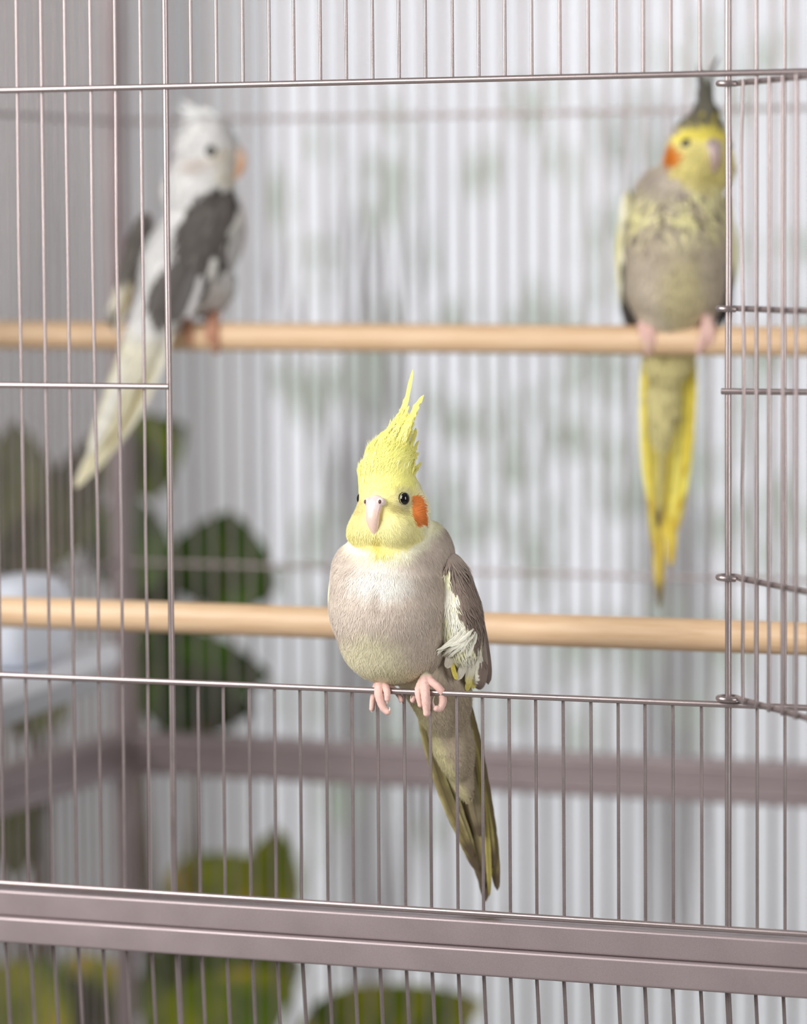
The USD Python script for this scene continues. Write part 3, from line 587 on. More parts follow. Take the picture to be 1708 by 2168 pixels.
for pts, hw, c in (([(1006, 1280, -4), (1024, 1360, -40), (1036, 1454, -84)], 12, flat((134, 118, 110))), ([(998, 1290, 4), (1018, 1370, -30), (1024, 1450, -70)], 13, flat(TAU, (170, 156, 146))),
                   ([(1004, 1325, 0), (1012, 1390, -26), (1008, 1446, -52)], 10, flat(CRM)), ([(994, 1330, 6), (1000, 1390, -18), (990, 1452, -44)], 10, flat(CRM, None, (238, 228, 150))),
                   ([(988, 1335, 10), (986, 1395, -12), (970, 1442, -30)], 9, flat(CRM)), ([(968, 1345, 14), (956, 1385, 4), (947, 1416, -10)], 10, flat((240, 232, 216))),
                   ([(996, 1400, -40), (996, 1440, -52), (988, 1466, -60)], 7, flat((236, 224, 130))), ([(1008, 1400, -46), (1006, 1440, -58), (1003, 1462, -64)], 7, flat((236, 224, 130))), ([(958, 1400, -8), (962, 1425, -16), (968, 1440, -22)], 5, flat((236, 222, 110)))):
    add('flight_feather', B1, vane(pts, hw, (.25, 0, 1), c, r1, n=18, m=4, tip=.72, base=.8, camber=.25), VANE, wing)
for k in range(16):                                                    # ragged cream plumes fallen over the flank
    a = np.array([r1.uniform(968, 1000), r1.uniform(1318, 1352), 0]); e = np.array([r1.uniform(920, 945), r1.uniform(1362, 1398), 0])
    if k > 10: a, e = a + [8, 0, 0], np.array([r1.uniform(950, 985), r1.uniform(1360, 1400), 0])
    m_ = (a + e) / 2 + [4, -4 + 8 * r1.random(), 0]
    P = np.array([a, m_, e]); P[:, 2] = np.maximum(surf_w(FW1, P[:, 0], P[:, 1]), surf_w(F1, P[:, 0], P[:, 1])) + [3, 6, 5]
    add('loose_plume', B1, vane(P, r1.uniform(3.0, 5.5), (0, 0, 1), flat((250, 248, 232)), r1, n=14, m=3, ragged=.5, tip=.2, base=.6), VANE, wing)
for pts in ([(976, 1202, 0), (986, 1224, 0), (993, 1246, 0)], [(980, 1200, 0), (990, 1220, 0), (996, 1242, 0)]):
    P = np.array(pts, float); P[:, 2] = surf_w(FW1, P[:, 0], P[:, 1]) + 1.2
    add('dark_barb', B1, vane(P, 1.6, (0, 0, 1), flat((52, 44, 40)), r1, n=10, m=2, tip=.5), VANE, wing)
lw = [((719, 1258, -60), (26, 80, 52), 4), ((738, 1330, -95), (24, 66, 40), 8)]
FL1 = sdf(lw, 14)
def coll1(p):
    c = np.tile(lin(150, 136, 124), (len(p), 1)); c = mixc(c, sstep(1195, 1215, p[:, 1]) * (1 - sstep(1275, 1300, p[:, 1])), lin(238, 234, 196)); return c * (.9 + .2 * meshkit.noise(p * .15, 2))[:, None]
lv_, lf_ = nets(FL1, (680, 1160, -150), (770, 1450, 20), 3.6)
wing_b = add('wing', B1, (lv_, lf_, coll1(lv_)), PLUME, bird1)
for pts, hw, c in (([(748, 1385, -20), (760, 1412, -26), (773, 1441, -34)], 6, flat((222, 212, 150))), ([(752, 1380, -28), (768, 1408, -36), (782, 1436, -44)], 6, flat((226, 222, 206)))):
    add('flight_feather', B1, vane(pts, hw, (-.2, 0, 1), c, r1, n=12, m=3, tip=.5), VANE, wing_b)

# tail
OL, OD, OY = (142, 128, 92), (108, 94, 72), (182, 170, 122)
def olive(base, edge, mott=.5, tipc=(98, 84, 68)):
    def f(t, s, p):
        k = np.tile(lin(*base), (len(t), 1)); k = mixc(k, sstep(.35, .95, abs(s)) * (1 - sstep(.8, .92, t)), lin(*edge))
        k = mixc(k, sstep(.5, .6, meshkit.noise(np.stack([t * 26, s * 2.2, t * 0 + base[0]], -1), 5)) * mott * .6, lin(*OD)); k = mixc(k, np.exp(-(s / .08) ** 2) * .6, lin(92, 76, 58))
        return mixc(k, sstep(.86, .93, t) * .9, lin(*tipc))
    return f
for pts, hw, c, l, rr in (([(962, 1490, -128), (1003, 1700, -190), (1034, 1938, -252)], 19, olive((124, 110, 82), (136, 122, 86)), 1, 1), ([(990, 1500, -124), (1030, 1700, -186), (1059, 1912, -238)], 15, olive((150, 137, 94), (132, 116, 82)), 1, 1),
                          ([(980, 1500, -118), (1020, 1690, -176), (1050, 1862, -222)], 14, olive(OL, (184, 172, 104)), 1, 1), ([(930, 1490, -122), (985, 1700, -182), (1028, 1905, -238)], 19, olive(OL, OY), 1, 1),
                          ([(902, 1490, -116), (955, 1700, -174), (1016, 1868, -222)], 18, olive((140, 127, 86), OY, .6), 1, 1), ([(890, 1496, -112), (928, 1650, -156), (1006, 1836, -208)], 15, olive((150, 137, 92), (196, 185, 132), .6), 1, 1),
                          ([(962, 1500, -112), (992, 1640, -148), (1020, 1790, -188)], 15, olive((142, 130, 104), (148, 136, 104), .3), 1, 1), ([(1010, 1600, -150), (1032, 1760, -192), (1042, 1925, -236)], 7, olive((176, 164, 92), (190, 178, 104), .2, (150, 138, 80)), 1, 1)):
    add('tail_feather', B1, vane(pts, hw, (-.2, 0, 1), c, r1, n=40, m=5, tip=.60, base=.75, camber=.16, ragged=.06), VANE, bird1)

# ------------------------------------------------------------------ the cockatiel at the upper right, facing the camera
B3 = Frame(1435, 715, 0.38)
bird3 = thing('cockatiel', B3([1430, 690, 0]), 'grey pearled cockatiel with yellow face and long yellow tail, on the upper perch', 'cockatiel')
r3 = np.random.default_rng(31)
YW = math.radians(-26); HC = np.array([1476, 326, 8.0])
body3 = [((1430, 510, 4), (112, 120, 100)), ((1430, 600, -8), (106, 100, 92)), ((1440, 430, -4), (88, 66, 74)), ((1462, 385, 2), (68, 56, 62)), ((1402, 402, -18), (54, 48, 50)), ((1432, 662, -26), (80, 60, 60)),
         (tuple(HC), (66, 64, 68)), (tuple(hp(32, -32, 26)), (36, 36, 36)), (tuple(hp(-32, -32, 26)), (36, 36, 36)), (tuple(HC + [8, -48, -4]), (46, 34, 46))]
tail3 = [((1420, 730, -62), (58, 80, 26), 0, 0, 26), ((1410, 840, -78), (34, 110, 16), 2, 0, 26)]
F3 = sdf(body3 + tail3, 26)
def col3(p):
    x, y = p[:, 0], p[:, 1]; n = meshkit.fbm(p * .035, 4, 3); n2 = meshkit.fbm(p * .085, 3, 19)
    c = np.tile(lin(192, 180, 162), (len(p), 1)); c = mixc(c, sstep(.45, .65, n) * .5, lin(166, 152, 132)); c = mixc(c, blob(p, 1440, 625, 46, 85, .6, .4, 2) * .7, lin(196, 186, 138))
    band = sstep(380, 410, y) * (1 - sstep(470, 545, y + 50 * (n - .5))); c = mixc(c, band * sstep(.42, .55, n2) * .95, lin(234, 228, 172)); c = mixc(c, band * (1 - sstep(.36, .42, n2)) * .85, lin(112, 100, 86))
    c = mixc(c, blob(p, 1405, 400, 46, 34, .5) * .8, lin(172, 160, 152))
    d = np.hypot((x - 1482) / 66, (y - 340) / 66); hd = (1 - sstep(.94, 1.14, d + .2 * (n2 - .5))) * (p[:, 2] > -25)
    c = mixc(c, hd, lin(226, 214, 140)); c = mixc(c, hd * sstep(.5, .62, n2) * .4, lin(178, 164, 104)); c = mixc(c, hd * sstep(372, 395, y) * .6, lin(200, 188, 134))
    c = mixc(c, hd * (1 - sstep(300, 316, y)) * .9, lin(238, 222, 100))
    cr = 1 - sstep(268, 294, y + 26 * (n2 - .5)); c = mixc(c, cr, lin(120, 114, 92)); c = mixc(c, (1 - sstep(-40, 0, p[:, 2])) * (y < 380) * .7, lin(140, 130, 112))
    c = mixc(c, (1 - sstep(.85, 1.12, np.hypot((x - 1423) / 19, (y - 335) / 24))) * (p[:, 2] > -30), lin(206, 118, 40))
    t = sstep(715, 735, y); c = mixc(c, t, lin(204, 194, 140)); c = mixc(c, t * sstep(.58, .64, n2) * .5, lin(134, 122, 86))
    return c * (1 + .12 * (n - .5))[:, None]
v3, f3 = nets(F3, (1290, 240, -140), (1570, 970, 130), 4.2)
T3 = [([(1364, 668, 8), (1361, 688, 27), (1364, 710, 39), (1370, 732, 36), (1373, 748, 22)], (10, 9.5, 9, 8, 6.5)), ([(1366, 668, 6), (1374, 690, 28), (1379, 712, 39), (1381, 728, 35)], (8, 8, 7, 5.5)),
      ([(1490, 664, 8), (1492, 688, 28), (1486, 710, 39), (1480, 732, 36), (1477, 747, 22)], (10.5, 10, 9, 8, 6.5)), ([(1492, 664, 6), (1500, 690, 28), (1500, 712, 39), (1497, 730, 35)], (8, 8, 7, 5.5))]
add('body', B3, body_with_feet(v3, f3, [(shear(p, 1435), r) for p, r in T3], col3, lin(216, 178, 170)), PLUME, bird3)
BK3 = hp(0, 4, 66)
def flow3(p):
    h = 1 - sstep(370, 410, p[:, 1]); q = p - BK3; q = q / np.linalg.norm(q, axis=1, keepdims=True)
    return np.array([[0, 1, -.25]]) * (1 - h)[:, None] + q * h[:, None]
D3 = down(v3, f3, F3, 9000, flow3, 22, 1.9, col3, r3, keep=lambda p: (np.linalg.norm(p - BK3, axis=1) > 22) & ~((p[:, 1] > 655) & (p[:, 2] > -20) & (np.minimum(abs(p[:, 0] - 1367), abs(p[:, 0] - 1490)) < 22)))
add('down_feathers', B3, D3[:3], PLUME, bird3, normals=D3[3], kind='stuff')
bv, bf = hook([(hp(0, 20, 56), 14, 9), (hp(0, 12, 64), 16, 11), (hp(0, -2, 70), 15, 11), (hp(0, -18, 72), 13, 11), (hp(0, -34, 68), 9.5, 9), (hp(0, -48, 60), 3, 3)], 20, 20)
beak3 = add('beak', B3, (bv, bf, beakcol((186, 166, 164), (164, 142, 134), 320, 350)(bv)), HORN, bird3)
for s in (-1, 1):
    v, f = ball(hp(s * 10, 13, 66), 8.5, 3); add('cere', B3, (v, f, beakcol((188, 168, 168), (188, 168, 168), 0, 1)(v)), HORN, bird3)
    v, f = ball(hp(s * 13, 14, 73), 2.6, 2); obj('nostril', world(B3, v, f), DARKP, beak3)
    v, f = ball(hp(s * 50, 14, 38), 12, 3); obj('eye', world(B3, v, f), plain('eye_blue_black_%d' % (s + 1), lin(40, 44, 58), .12), bird3, smooth=True)
v, f = ball(hp(0, -56, 52), 5, 2, (1, 2.6, .8)); add('chin_fleck', B3, (v, f, np.tile(lin(120, 98, 74), (len(v), 1))), PLUME, bird3)
GRY = CRC((112, 107, 88), (96, 94, 88))
for pts, hw in (([(1470, 290, 40), (1476, 240, 30), (1480, 195, 14), (1478, 150, 0), (1476, 136, -4)], 8), ([(1486, 285, 40), (1490, 235, 30), (1488, 180, 14), (1485, 148, 2)], 9), ([(1500, 288, 36), (1506, 240, 24), (1503, 200, 12), (1508, 150, 0), (1525, 116, -8)], 8), ([(1466, 292, 36), (1468, 250, 26), (1474, 215, 14)], 9),
                ([(1510, 290, 30), (1518, 252, 18), (1514, 222, 8)], 8), ([(1492, 290, 42), (1500, 240, 32), (1498, 200, 16), (1494, 178, 8)], 9), ([(1478, 290, 42), (1482, 250, 34), (1484, 215, 20)], 10), ([(1520, 298, 22), (1526, 270, 12), (1524, 250, 6)], 7), ([(1457, 296, 24), (1460, 268, 16), (1468, 246, 8)], 7)):
    add('crest_feather', B3, vane(pts, hw, (0, .1, 1), GRY, r3, n=22, m=3, ragged=.4, tip=.15, base=.7), VANE, bird3)
for pts, hw in (([(1476, 298, 52), (1482, 262, 42), (1486, 236, 28)], 8), ([(1498, 298, 48), (1508, 262, 36), (1512, 240, 22)], 8), ([(1460, 300, 40), (1470, 268, 32), (1476, 232, 22)], 6), ([(1512, 300, 38), (1518, 276, 28), (1522, 256, 18)], 7)):
    add('crest_feather', B3, vane(pts, hw, (0, .1, 1), CRC((236, 216, 70), (214, 198, 96)), r3, n=16, m=3, ragged=.4, tip=.15, base=.7), VANE, bird3, label='yellow crest feather')
for sd, pr in ((0, [((1336, 500, -34), (24, 100, 58), -3), ((1330, 610, -52), (20, 100, 40), -7)]), (1, [((1533, 510, -34), (24, 100, 58), 3), ((1528, 600, -52), (20, 100, 40), 9)])):
    Fw = sdf(pr, 14); wv_, wf_ = nets(Fw, (1290, 380, -120), (1580, 730, 40), 4.4)
    def cw(p, sd=sd):
        n = meshkit.fbm(p * .07, 3, 4); c = np.tile(lin(196, 190, 152), (len(p), 1)); c = mixc(c, sstep(.5, .6, n) * .6, lin(140, 130, 108)); e = p[:, 0] < 1322 + 12 * (n - .5) if sd == 0 else p[:, 0] > 1545
        c = mixc(c, e * 1.0, lin(238, 234, 206)); c = mixc(c, sstep(540, 570, p[:, 1]) * ((p[:, 0] > 1316 - 0 * p[:, 1]) if sd == 0 else (p[:, 0] < 1540)), lin(62, 58, 54)); return c
    wg = add('wing', B3, (wv_, wf_, cw(wv_)), PLUME, bird3)
    m_ = (lambda x: x) if sd == 0 else (lambda x: 2868 - x)
    for pts, hw, c in (([(m_(1330), 540, -6), (m_(1328), 620, -16), (m_(1338), 692, -30)], 9, flat((52, 48, 45))), ([(m_(1320), 540, -12), (m_(1319), 600, -22), (m_(1326), 676, -36)], 7, flat((60, 56, 52))), ([(m_(1312), 470, -20), (m_(1308), 540, -26), (m_(1314), 612, -34)], 5, flat((228, 220, 160)))):
        add('flight_feather', B3, vane(pts, hw, (-.4 if sd == 0 else .4, 0, 1), c, r3, n=14, m=3), VANE, wg)
YEL = lambda b, e, tip=(206, 176, 60): olive(b, e, .25, tip)
for pts, hw, c in (([(1412, 740, -92), (1404, 960, -100), (1402, 1180, -104), (1403, 1296, -106)], 15, olive((228, 200, 84), (240, 216, 92), .3, (92, 80, 58))), ([(1440, 740, -90), (1432, 960, -98), (1428, 1204, -104)], 17, YEL((236, 212, 84), (248, 228, 92))), ([(1395, 740, -90), (1390, 960, -98), (1397, 1186, -104)], 15, YEL((222, 202, 96), (244, 228, 96))),
                   ([(1452, 745, -86), (1448, 930, -92), (1434, 1130, -98)], 22, YEL((252, 240, 124), (248, 232, 96))), ([(1462, 745, -84), (1462, 900, -90), (1440, 1090, -96)], 17, YEL((248, 234, 100), (250, 238, 112))), ([(1378, 745, -84), (1378, 900, -90), (1390, 1090, -96)], 18, YEL((244, 226, 100), (250, 236, 118))), ([(1472, 742, -80), (1472, 850, -84), (1452, 1010, -90)], 9, YEL((244, 224, 88), (226, 206, 66)))):
    add('tail_feather', B3, vane(pts, hw, (0, 0, 1), c, r3, n=26, m=4, tip=.5, base=.8, camber=.14, ragged=.1), VANE, bird3)
add('tail_feather', B3, vane([(1418, 730, -58), (1412, 860, -66), (1404, 1010, -80), (1400, 1120, -96)], 13, (0, 0, 1), olive((204, 192, 120), (214, 202, 118), .5), r3, n=26, m=4, tip=.4, base=.9), VANE, bird3, label='grey mottled tail covert')

# ------------------------------------------------------------------ the white cockatiel at the upper left, its back turned, looking right
B2 = Frame(430, 708, 0.38)
bird2 = thing('cockatiel', B2([440, 690, 0]), 'white cockatiel with dark grey wings seen from behind, on the upper perch at the left', 'cockatiel')
r2 = np.random.default_rng(41)
YW = math.radians(-78); HC = np.array([436, 318, -4.0])
body2 = [((430, 500, -16), (84, 112, 76), 14), ((385, 560, 0), (88, 118, 78), 20), ((420, 410, -6), (80, 70, 66), 10), ((428, 372, -6), (68, 56, 58)), ((338, 660, 16), (52, 84, 46), 22), ((450, 610, -20), (44, 60, 52), 30),
         (tuple(HC), (64, 62, 56)), (tuple(HC + [20, 14, 0]), (52, 46, 44)), (tuple(HC + [2, -30, 0]), (52, 42, 46)), ((312, 722, 46), (44, 66, 22), 20, 0, 30), ((282, 790, 58), (36, 80, 15), 24, 0, 30)]
F2 = sdf(body2, 16)
def col2(p):
    x, y = p[:, 0], p[:, 1]; n = meshkit.fbm(p * .04, 4, 3)
    c = np.tile(lin(226, 225, 224), (len(p), 1)); c = mixc(c, sstep(.5, .7, n) * .25, lin(204, 202, 204)); c = mixc(c, sstep(690, 740, y) * .8, lin(226, 220, 196))
    c = mixc(c, blob(p, 420, 352, 34, 17, .6, .4, 2) * .75, lin(190, 178, 170)); c = mixc(c, blob(p, 392, 322, 22, 6, .7) * .5, lin(190, 186, 186)); c = mixc(c, blob(p, 476, 330, 26, 18, .6) * .6, lin(204, 192, 168)); c = mixc(c, blob(p, 485, 375, 18, 22, .7) * .4, lin(226, 214, 178))
    c = mixc(c, blob(p, 460, 640, 40, 46, .6, .3) * .35, lin(196, 182, 170))
    return c * (1 + .08 * (n - .5))[:, None]
v2, f2 = nets(F2, (215, 230, -130), (540, 900, 110), 4.2)
T2 = [([(452, 652, -8), (456, 678, 18), (457, 704, 38), (459, 728, 34), (460, 744, 20)], (11, 10, 9, 8.5, 7)), ([(446, 654, -4), (444, 680, 22), (443, 706, 38), (444, 722, 36)], (9, 8, 7, 5.5)), ([(380, 670, 0), (396, 684, 22), (402, 706, 38), (404, 726, 34)], (10, 9, 8, 6))]
add('body', B2, body_with_feet(v2, f2, [(shear(p, 430), r) for p, r in T2], col2, lin(176, 128, 104)), PLUME, bird2)
D2 = down(v2, f2, F2, 8000, lambda p: np.stack([np.where(p[:, 1] < 390, -.8, -.38), np.where(p[:, 1] < 390, .5, 1.0), np.full(len(p), .15)], -1), 24, 1.9, col2, r2, keep=lambda p: np.linalg.norm(p - (HC + [12, 2, 54]), axis=1) > 16)
add('down_feathers', B2, D2[:3], PLUME, bird2, normals=D2[3], kind='stuff')
bv, bf = hook([(hp(0, 4, 56), 12, 9), (hp(0, -2, 66), 13, 12), (hp(0, -16, 74), 12, 13), (hp(0, -34, 74), 10, 11), (hp(0, -52, 68), 6, 7), (hp(0, -64, 60), 2, 3)], 20, 18)
beak2 = add('beak', B2, (bv, bf, beakcol((214, 190, 172), (206, 164, 132), 320, 350)(bv)), HORN, bird2)
v, f = ball(hp(-8, -2, 70), 6, 2); add('cere', B2, (v, f, beakcol((206, 178, 164), (206, 178, 164), 0, 1)(v)), HORN, bird2)
v, f = ball(hp(-11, -1, 73), 2.4, 2); obj('nostril', world(B2, v, f), DARKP, beak2)
for s in (-1, 1):
    v, f = ball((449, 325, 46 if s < 0 else -54), 14, 3, (1, .95, .9)); obj('eye', world(B2, v, f), EYE, bird2, smooth=True)
for pts, hw in (([(462, 270, 10), (430, 246, 6), (398, 236, 0), (372, 226, -4)], 9), ([(450, 268, 12), (414, 250, 8), (384, 250, 4)], 10), ([(470, 276, 8), (446, 240, 2), (420, 226, -4)], 8), ([(436, 270, 10), (404, 262, 8), (378, 268, 6)], 9), ([(466, 272, 4), (440, 250, -2), (404, 226, -8), (384, 206, -12)], 7), ([(420, 276, 12), (392, 278, 8), (372, 290, 6)], 9)):
    add('crest_feather', B2, vane(pts, hw, (0, .1, 1), CRC((232, 231, 228), (226, 226, 226)), r2, n=16, m=3, ragged=.4, tip=.15, base=.7), VANE, bird2)
darkp = [(398, 432), (430, 404), (470, 400), (496, 410), (508, 438), (498, 470), (488, 520), (470, 525), (492, 548), (478, 590), (466, 545), (446, 556), (458, 592), (440, 612), (430, 645), (418, 612), (396, 640), (360, 688), (336, 690), (322, 660), (312, 625), (326, 575), (340, 530), (368, 470)]
def colw2(p):
    n = meshkit.fbm(p * .06, 3, 6); c = np.tile(lin(228, 226, 222), (len(p), 1)); k = in_poly(p, darkp, 5, 3, .06)
    c = mixc(c, k, lin(92, 87, 84)); c = mixc(c, k * sstep(.5, .62, n) * .5, lin(116, 110, 106)); c = mixc(c, k * sstep(.4, .3, n) * .5, lin(70, 66, 63)); return c
def wing_mesh(pr, lo, hi, cf, parent, k=14, h=4.2, n=1500):
    Fw = sdf(pr, k); a, b = nets(Fw, lo, hi, h); w = add('wing', B2, (a, b, cf(a)), PLUME, parent)
    d = down(a, b, Fw, n, lambda p: np.array([[-.45, 1, .1]]) * np.ones((len(p), 1)), 32, 3.0, cf, r2, lift=.06, jit=.12, curl=.1)
    add('wing_coverts', B2, d[:3], PLUME, w, normals=d[3], kind='stuff'); return w
w2 = wing_mesh([((455, 462, 36), (58, 66, 36), 24), ((412, 548, 50), (64, 108, 34), 24), ((366, 630, 62), (44, 76, 24), 22)], (280, 370, -30), (540, 730, 110), colw2, bird2)
for pts, hw, c in (([(400, 560, 88), (372, 630, 88), (350, 690, 82)], 15, flat((92, 87, 84))), ([(382, 560, 86), (348, 630, 88), (328, 682, 82)], 15, flat((98, 93, 90))), ([(418, 575, 86), (392, 640, 86), (372, 688, 78)], 14, flat((104, 100, 98))), ([(430, 590, 82), (412, 640, 82), (398, 676, 76)], 11, flat((206, 204, 204))), ([(440, 585, 80), (432, 620, 80), (430, 648, 74)], 8, flat((82, 78, 76))), ([(462, 540, 76), (478, 560, 68), (480, 584, 60)], 7, flat((84, 80, 78)))):
    add('flight_feather', B2, vane(pts, hw, (0, 0, 1), c, r2, n=14, m=3, tip=.6), VANE, w2)
def colw2b(p):
    c = np.tile(lin(104, 99, 94), (len(p), 1)); return mixc(c, sstep(585, 600, p[:, 1]) * (1 - sstep(640, 660, p[:, 1])), lin(214, 208, 190))
w2b = wing_mesh([((286, 540, 4), (24, 92, 30), 16), ((258, 620, 14), (16, 60, 18), 16)], (220, 420, -50), (330, 700, 60), colw2b, bird2, n=500)
for pts, hw, c in (([(268, 590, 20), (250, 640, 24), (236, 690, 26)], 5, flat((88, 84, 80))), ([(274, 600, 24), (260, 660, 28), (247, 704, 30)], 6, flat((214, 208, 190))), ([(280, 600, 28), (270, 650, 32), (262, 676, 34)], 6, flat((150, 132, 92)))):
    add('flight_feather', B2, vane(pts, hw, (0, 0, 1), c, r2, n=12, m=3), VANE, w2b)
for pts, hw, c in (([(318, 690, 64), (270, 830, 72), (210, 960, 76), (166, 1034, 78)], 20, flat((224, 216, 182), (230, 226, 204))), ([(338, 700, 62), (296, 830, 68), (236, 940, 72), (184, 1016, 74)], 20, flat((214, 204, 160), (228, 222, 196))), ([(354, 700, 60), (322, 800, 64), (268, 900, 68), (210, 985, 70)], 20, flat((230, 228, 218), (226, 220, 200))),
                   ([(302, 700, 68), (262, 800, 76), (228, 890, 80), (196, 966, 82)], 20, flat((230, 228, 218), (222, 214, 180))), ([(330, 720, 66), (288, 850, 70), (238, 935, 74), (206, 975, 76)], 7, flat((150, 136, 96)))):
    add('tail_feather', B2, vane(pts, hw, (0, 0, 1), c, r2, n=26, m=4, tip=.45, base=.85, camber=.12), VANE, bird2)

# ------------------------------------------------------------------ white platform at the left inside the cage, with a white bath on it
def slab(c, lo, hi, r):
    return rbox(lo, hi, r)
pa, pb = at(258, 1386, .50), at(-60, 1500, .22)
DW = min(.085, min(pa[0], pb[0]) - XL - .006)
t = thing('shelf', (pa + pb) / 2, 'white plastic shelf inside the cage by its left side', 'shelf')
ax = pb - pa; L = np.linalg.norm(ax); ax /= L; sx = np.array([1.0, 0, 0]); sx = sx - ax * (sx @ ax); sx /= np.linalg.norm(sx); sz = np.cross(ax, sx); sz = sz if sz[2] > 0 else -sz
TM = np.eye(4); TM[:3, 0], TM[:3, 1], TM[:3, 2], TM[:3, 3] = sx, ax, sz, pa
def place(m, T=TM):
    mm = m.to_mesh(); v = np.array(mm.vert_properties[:, :3], float); return v @ T[:3, :3].T + T[:3, 3], np.array(mm.tri_verts)
if np.linalg.det(TM[:3, :3]) < 0: FLIP = True
else: FLIP = False
def placed(m):
    v, f = place(m); return (v, f[:, ::-1]) if FLIP else (v, f)
obj('deck', placed(rbox((-DW, 0, -.008), (.0, L, .008), .006)), PLASTIC, t, smooth=40)
obj('skirt', placed(rbox((-DW + .005, .004, -.022), (-.004, L - .004, -.007), .003)), plain('grey_plastic', lin(176, 178, 182), .4), t, smooth=40)
q = at(30, 1262, .36)
tb = thing('bird_bath', q, 'rounded bluish white plastic bath on the white shelf at the left edge', 'bath')
v, f = ball((0, 0, 0), 1.0, 4); v = np.sign(v) * np.abs(v) ** .7
v = v * np.array([.025, .045, .0315]) + np.array([-.272, .36, -.0122]); obj('hood', (v, f), plain('bluish_plastic', lin(236, 242, 254), .3), tb, smooth=True)

# ------------------------------------------------------------------ broad-leaved plants behind the cage at the left
def leaf_mat(name, a, b, c, sc):
    return mat(name, {'t': ('texture_coordinate', {}), 'n': ('noise_texture', {'scale': sc, 'detail': 3, 'distortion': .5}), 'r': ('rgb_ramp', {'ramp': [(.38, lin(*a)), (.52, lin(*b)), (.66, lin(*c))]}),
        'p': ('principled_bsdf', {'roughness': .5, 'specular_ior_level': .25}), 'tr': ('translucent_bsdf', {}), 'x': ('mix_closure', {'fac': .12})},
        [('t.object', 'n.vector'), ('n.fac', 'r.fac'), ('r.color', 'p.base_color'), ('r.color', 'tr.color'), ('p.BSDF', 'x.closure1'), ('tr.BSDF', 'x.closure2')], 'x.closure')
LG = leaf_mat('leaf_green', (48, 62, 14), (80, 98, 14), (108, 120, 24), 22); LD = leaf_mat('leaf_dark', (22, 38, 8), (46, 72, 14), (66, 94, 24), 18); LY = leaf_mat('leaf_croton', (80, 104, 14), (134, 138, 18), (190, 160, 34), 16); LO = leaf_mat('leaf_olive', (48, 54, 30), (74, 82, 44), (96, 102, 54), 20)
STEM = plain('stem_brown', lin(92, 78, 58), .7); CLAY = plain('clay_pot', lin(170, 120, 92), .8); SOIL = plain('soil', lin(60, 48, 38), .95)
def big_leaf(base, tip, wid, bend, m, plant, fold=.22, n=12, face=None):
    base, tip = np.array(base, float), np.array(tip, float); ax = tip - base; L = np.linalg.norm(ax)
    fc = np.array(face if face is not None else -FW, float); P = curve([base, (base + tip) / 2 + fc * bend * L, tip], n + 1); T = np.gradient(P, axis=0); T /= np.linalg.norm(T, axis=1, keepdims=True)
    S = np.cross(T, fc); S /= np.linalg.norm(S, axis=1, keepdims=True); N = np.cross(S, T); t = np.linspace(0, 1, n + 1); pr = np.sin(np.pi * t ** .85) ** .75; pr[0] = .04; pr[-1] = .01
    s = np.linspace(-1, 1, 7); rip = .03 * np.sin(t * 22)[:, None] * s[None] ** 2
    V = P[:, None] + S[:, None] * (wid * pr[:, None] * s[None])[..., None] + N[:, None] * (wid * pr[:, None] * (fold * s[None] ** 2 + rip))[..., None]
    i, j = np.meshgrid(np.arange(n), np.arange(6), indexing='ij'); a = (i * 7 + j).ravel(); q = np.stack([a, a + 1, a + 8, a + 7], 1); A = V.reshape(-1, 3); B = A - np.repeat(N, 7, 0) * .0006; nv = len(A)
    lf = obj('leaf', (np.vstack([A, B]), np.vstack([q, q[:, ::-1] + nv])), m, plant, smooth=True)
    obj('midrib', tube(P + N * .0006, np.linspace(.0016, .0004, n + 1), 6), STEM, lf)
    return base
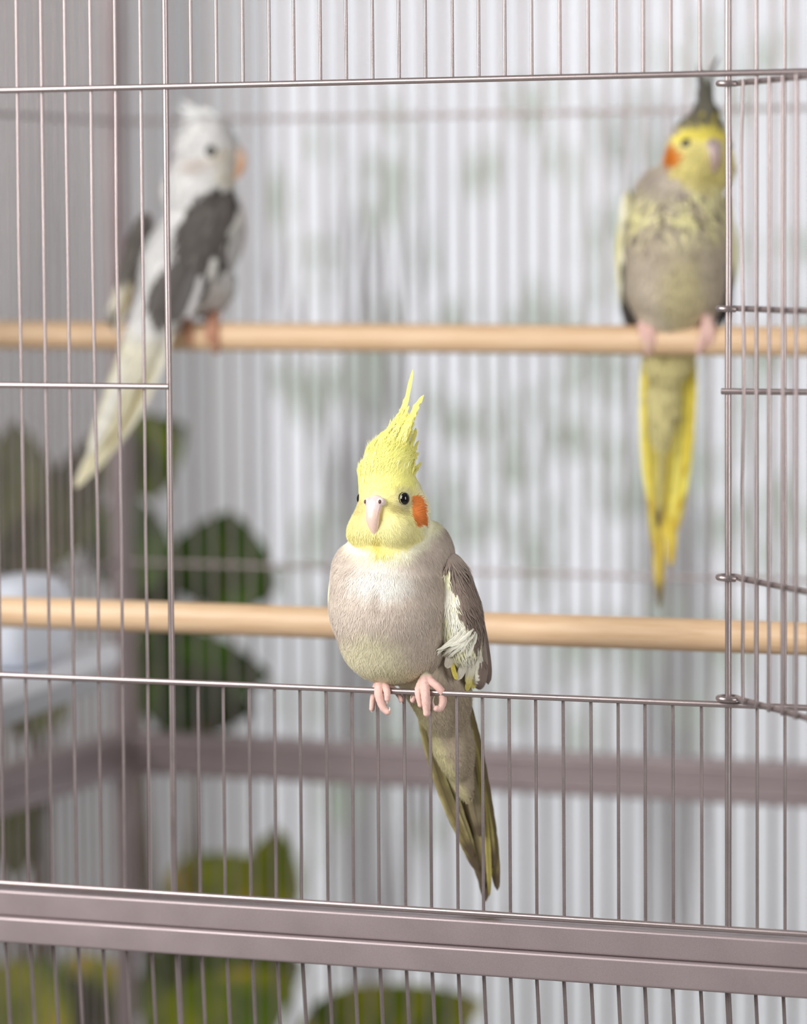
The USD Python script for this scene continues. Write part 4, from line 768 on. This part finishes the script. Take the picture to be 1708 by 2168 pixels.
def plant(px, Y, label, leaves):
    g = at(px, 2000, Y); g[2] = FZ; t = thing('potted_plant', g, label, 'plant')
    prof = [(0.0, 0), (.070, 0), (.074, .01), (.094, .24), (.104, .245), (.104, .28), (.093, .28), (.088, .20), (0, .20)]
    pot = trimesh.creation.revolve(np.array(prof), sections=40); pot.apply_translation(g); obj('pot', pot, CLAY, t, smooth=40)
    so = trimesh.creation.cylinder(radius=.088, height=.03, sections=32); so.apply_translation(g + [0, 0, .225]); obj('soil', so, SOIL, t)
    for k, (b, tp, Yb, Yt, wid, bend, m) in enumerate(leaves):
        base, tip = at(b[0], b[1], Yb), at(tp[0], tp[1], Yt)
        big_leaf(base, tip, wid, bend, m, t)
        a = g + np.array([.02 * math.cos(k * 2.4), .03 * math.sin(k * 2.4), .23])
        obj('stem', tube(curve([a, a * .55 + base * .45 + [0, 0, .04], base], 14), np.linspace(.005, .002, 14), 8), STEM, t)
plant(330, .86, 'leafy potted plant with broad green and croton-yellow leaves behind the back of the cage', [
    ((236, 1005), (392, 900), .84, .82, .036, .05, LG), ((285, 1260), (262, 1040), .80, .80, .034, .04, LD), ((455, 1285), (490, 1080), .86, .82, .047, .06, LD), ((420, 1260), (570, 1200), .86, .84, .032, .05, LD),
    ((250, 1420), (575, 1430), .88, .84, .040, .05, LD), ((300, 1480), (545, 1500), .92, .88, .030, .03, LD), ((250, 1300), (380, 1240), .90, .88, .034, .03, LD), ((560, 1960), (588, 1750), .84, .80, .026, .06, LY), ((360, 1930), (580, 1830), .88, .84, .036, .05, LY),
    ((640, 2040), (270, 2120), .88, .84, .052, .05, LG), ((330, 2260), (620, 2060), .84, .82, .045, .05, LY), ((450, 2330), (470, 2090), .90, .88, .04, .05, LD), ((640, 2235), (1020, 2120), .82, .80, .046, .16, LY)])
plant(60, .92, 'dull olive potted plant seen through the left side wires of the cage', [
    ((60, 1190), (30, 890), .80, .78, .034, .05, LO), ((95, 1200), (225, 905), .80, .78, .026, .06, LO), ((20, 1230), (80, 1050), .84, .80, .034, .05, LO), ((80, 1330), (-60, 1480), .84, .78, .03, .05, LO), ((120, 1440), (20, 1560), .84, .80, .026, .04, LO),
    ((30, 1860), (40, 1620), .84, .82, .020, .04, LO), ((-20, 2230), (120, 2030), .80, .78, .05, .05, LY), ((180, 2260), (60, 2060), .84, .82, .05, .05, LO), ((250, 2200), (150, 2020), .86, .84, .04, .05, LY)])
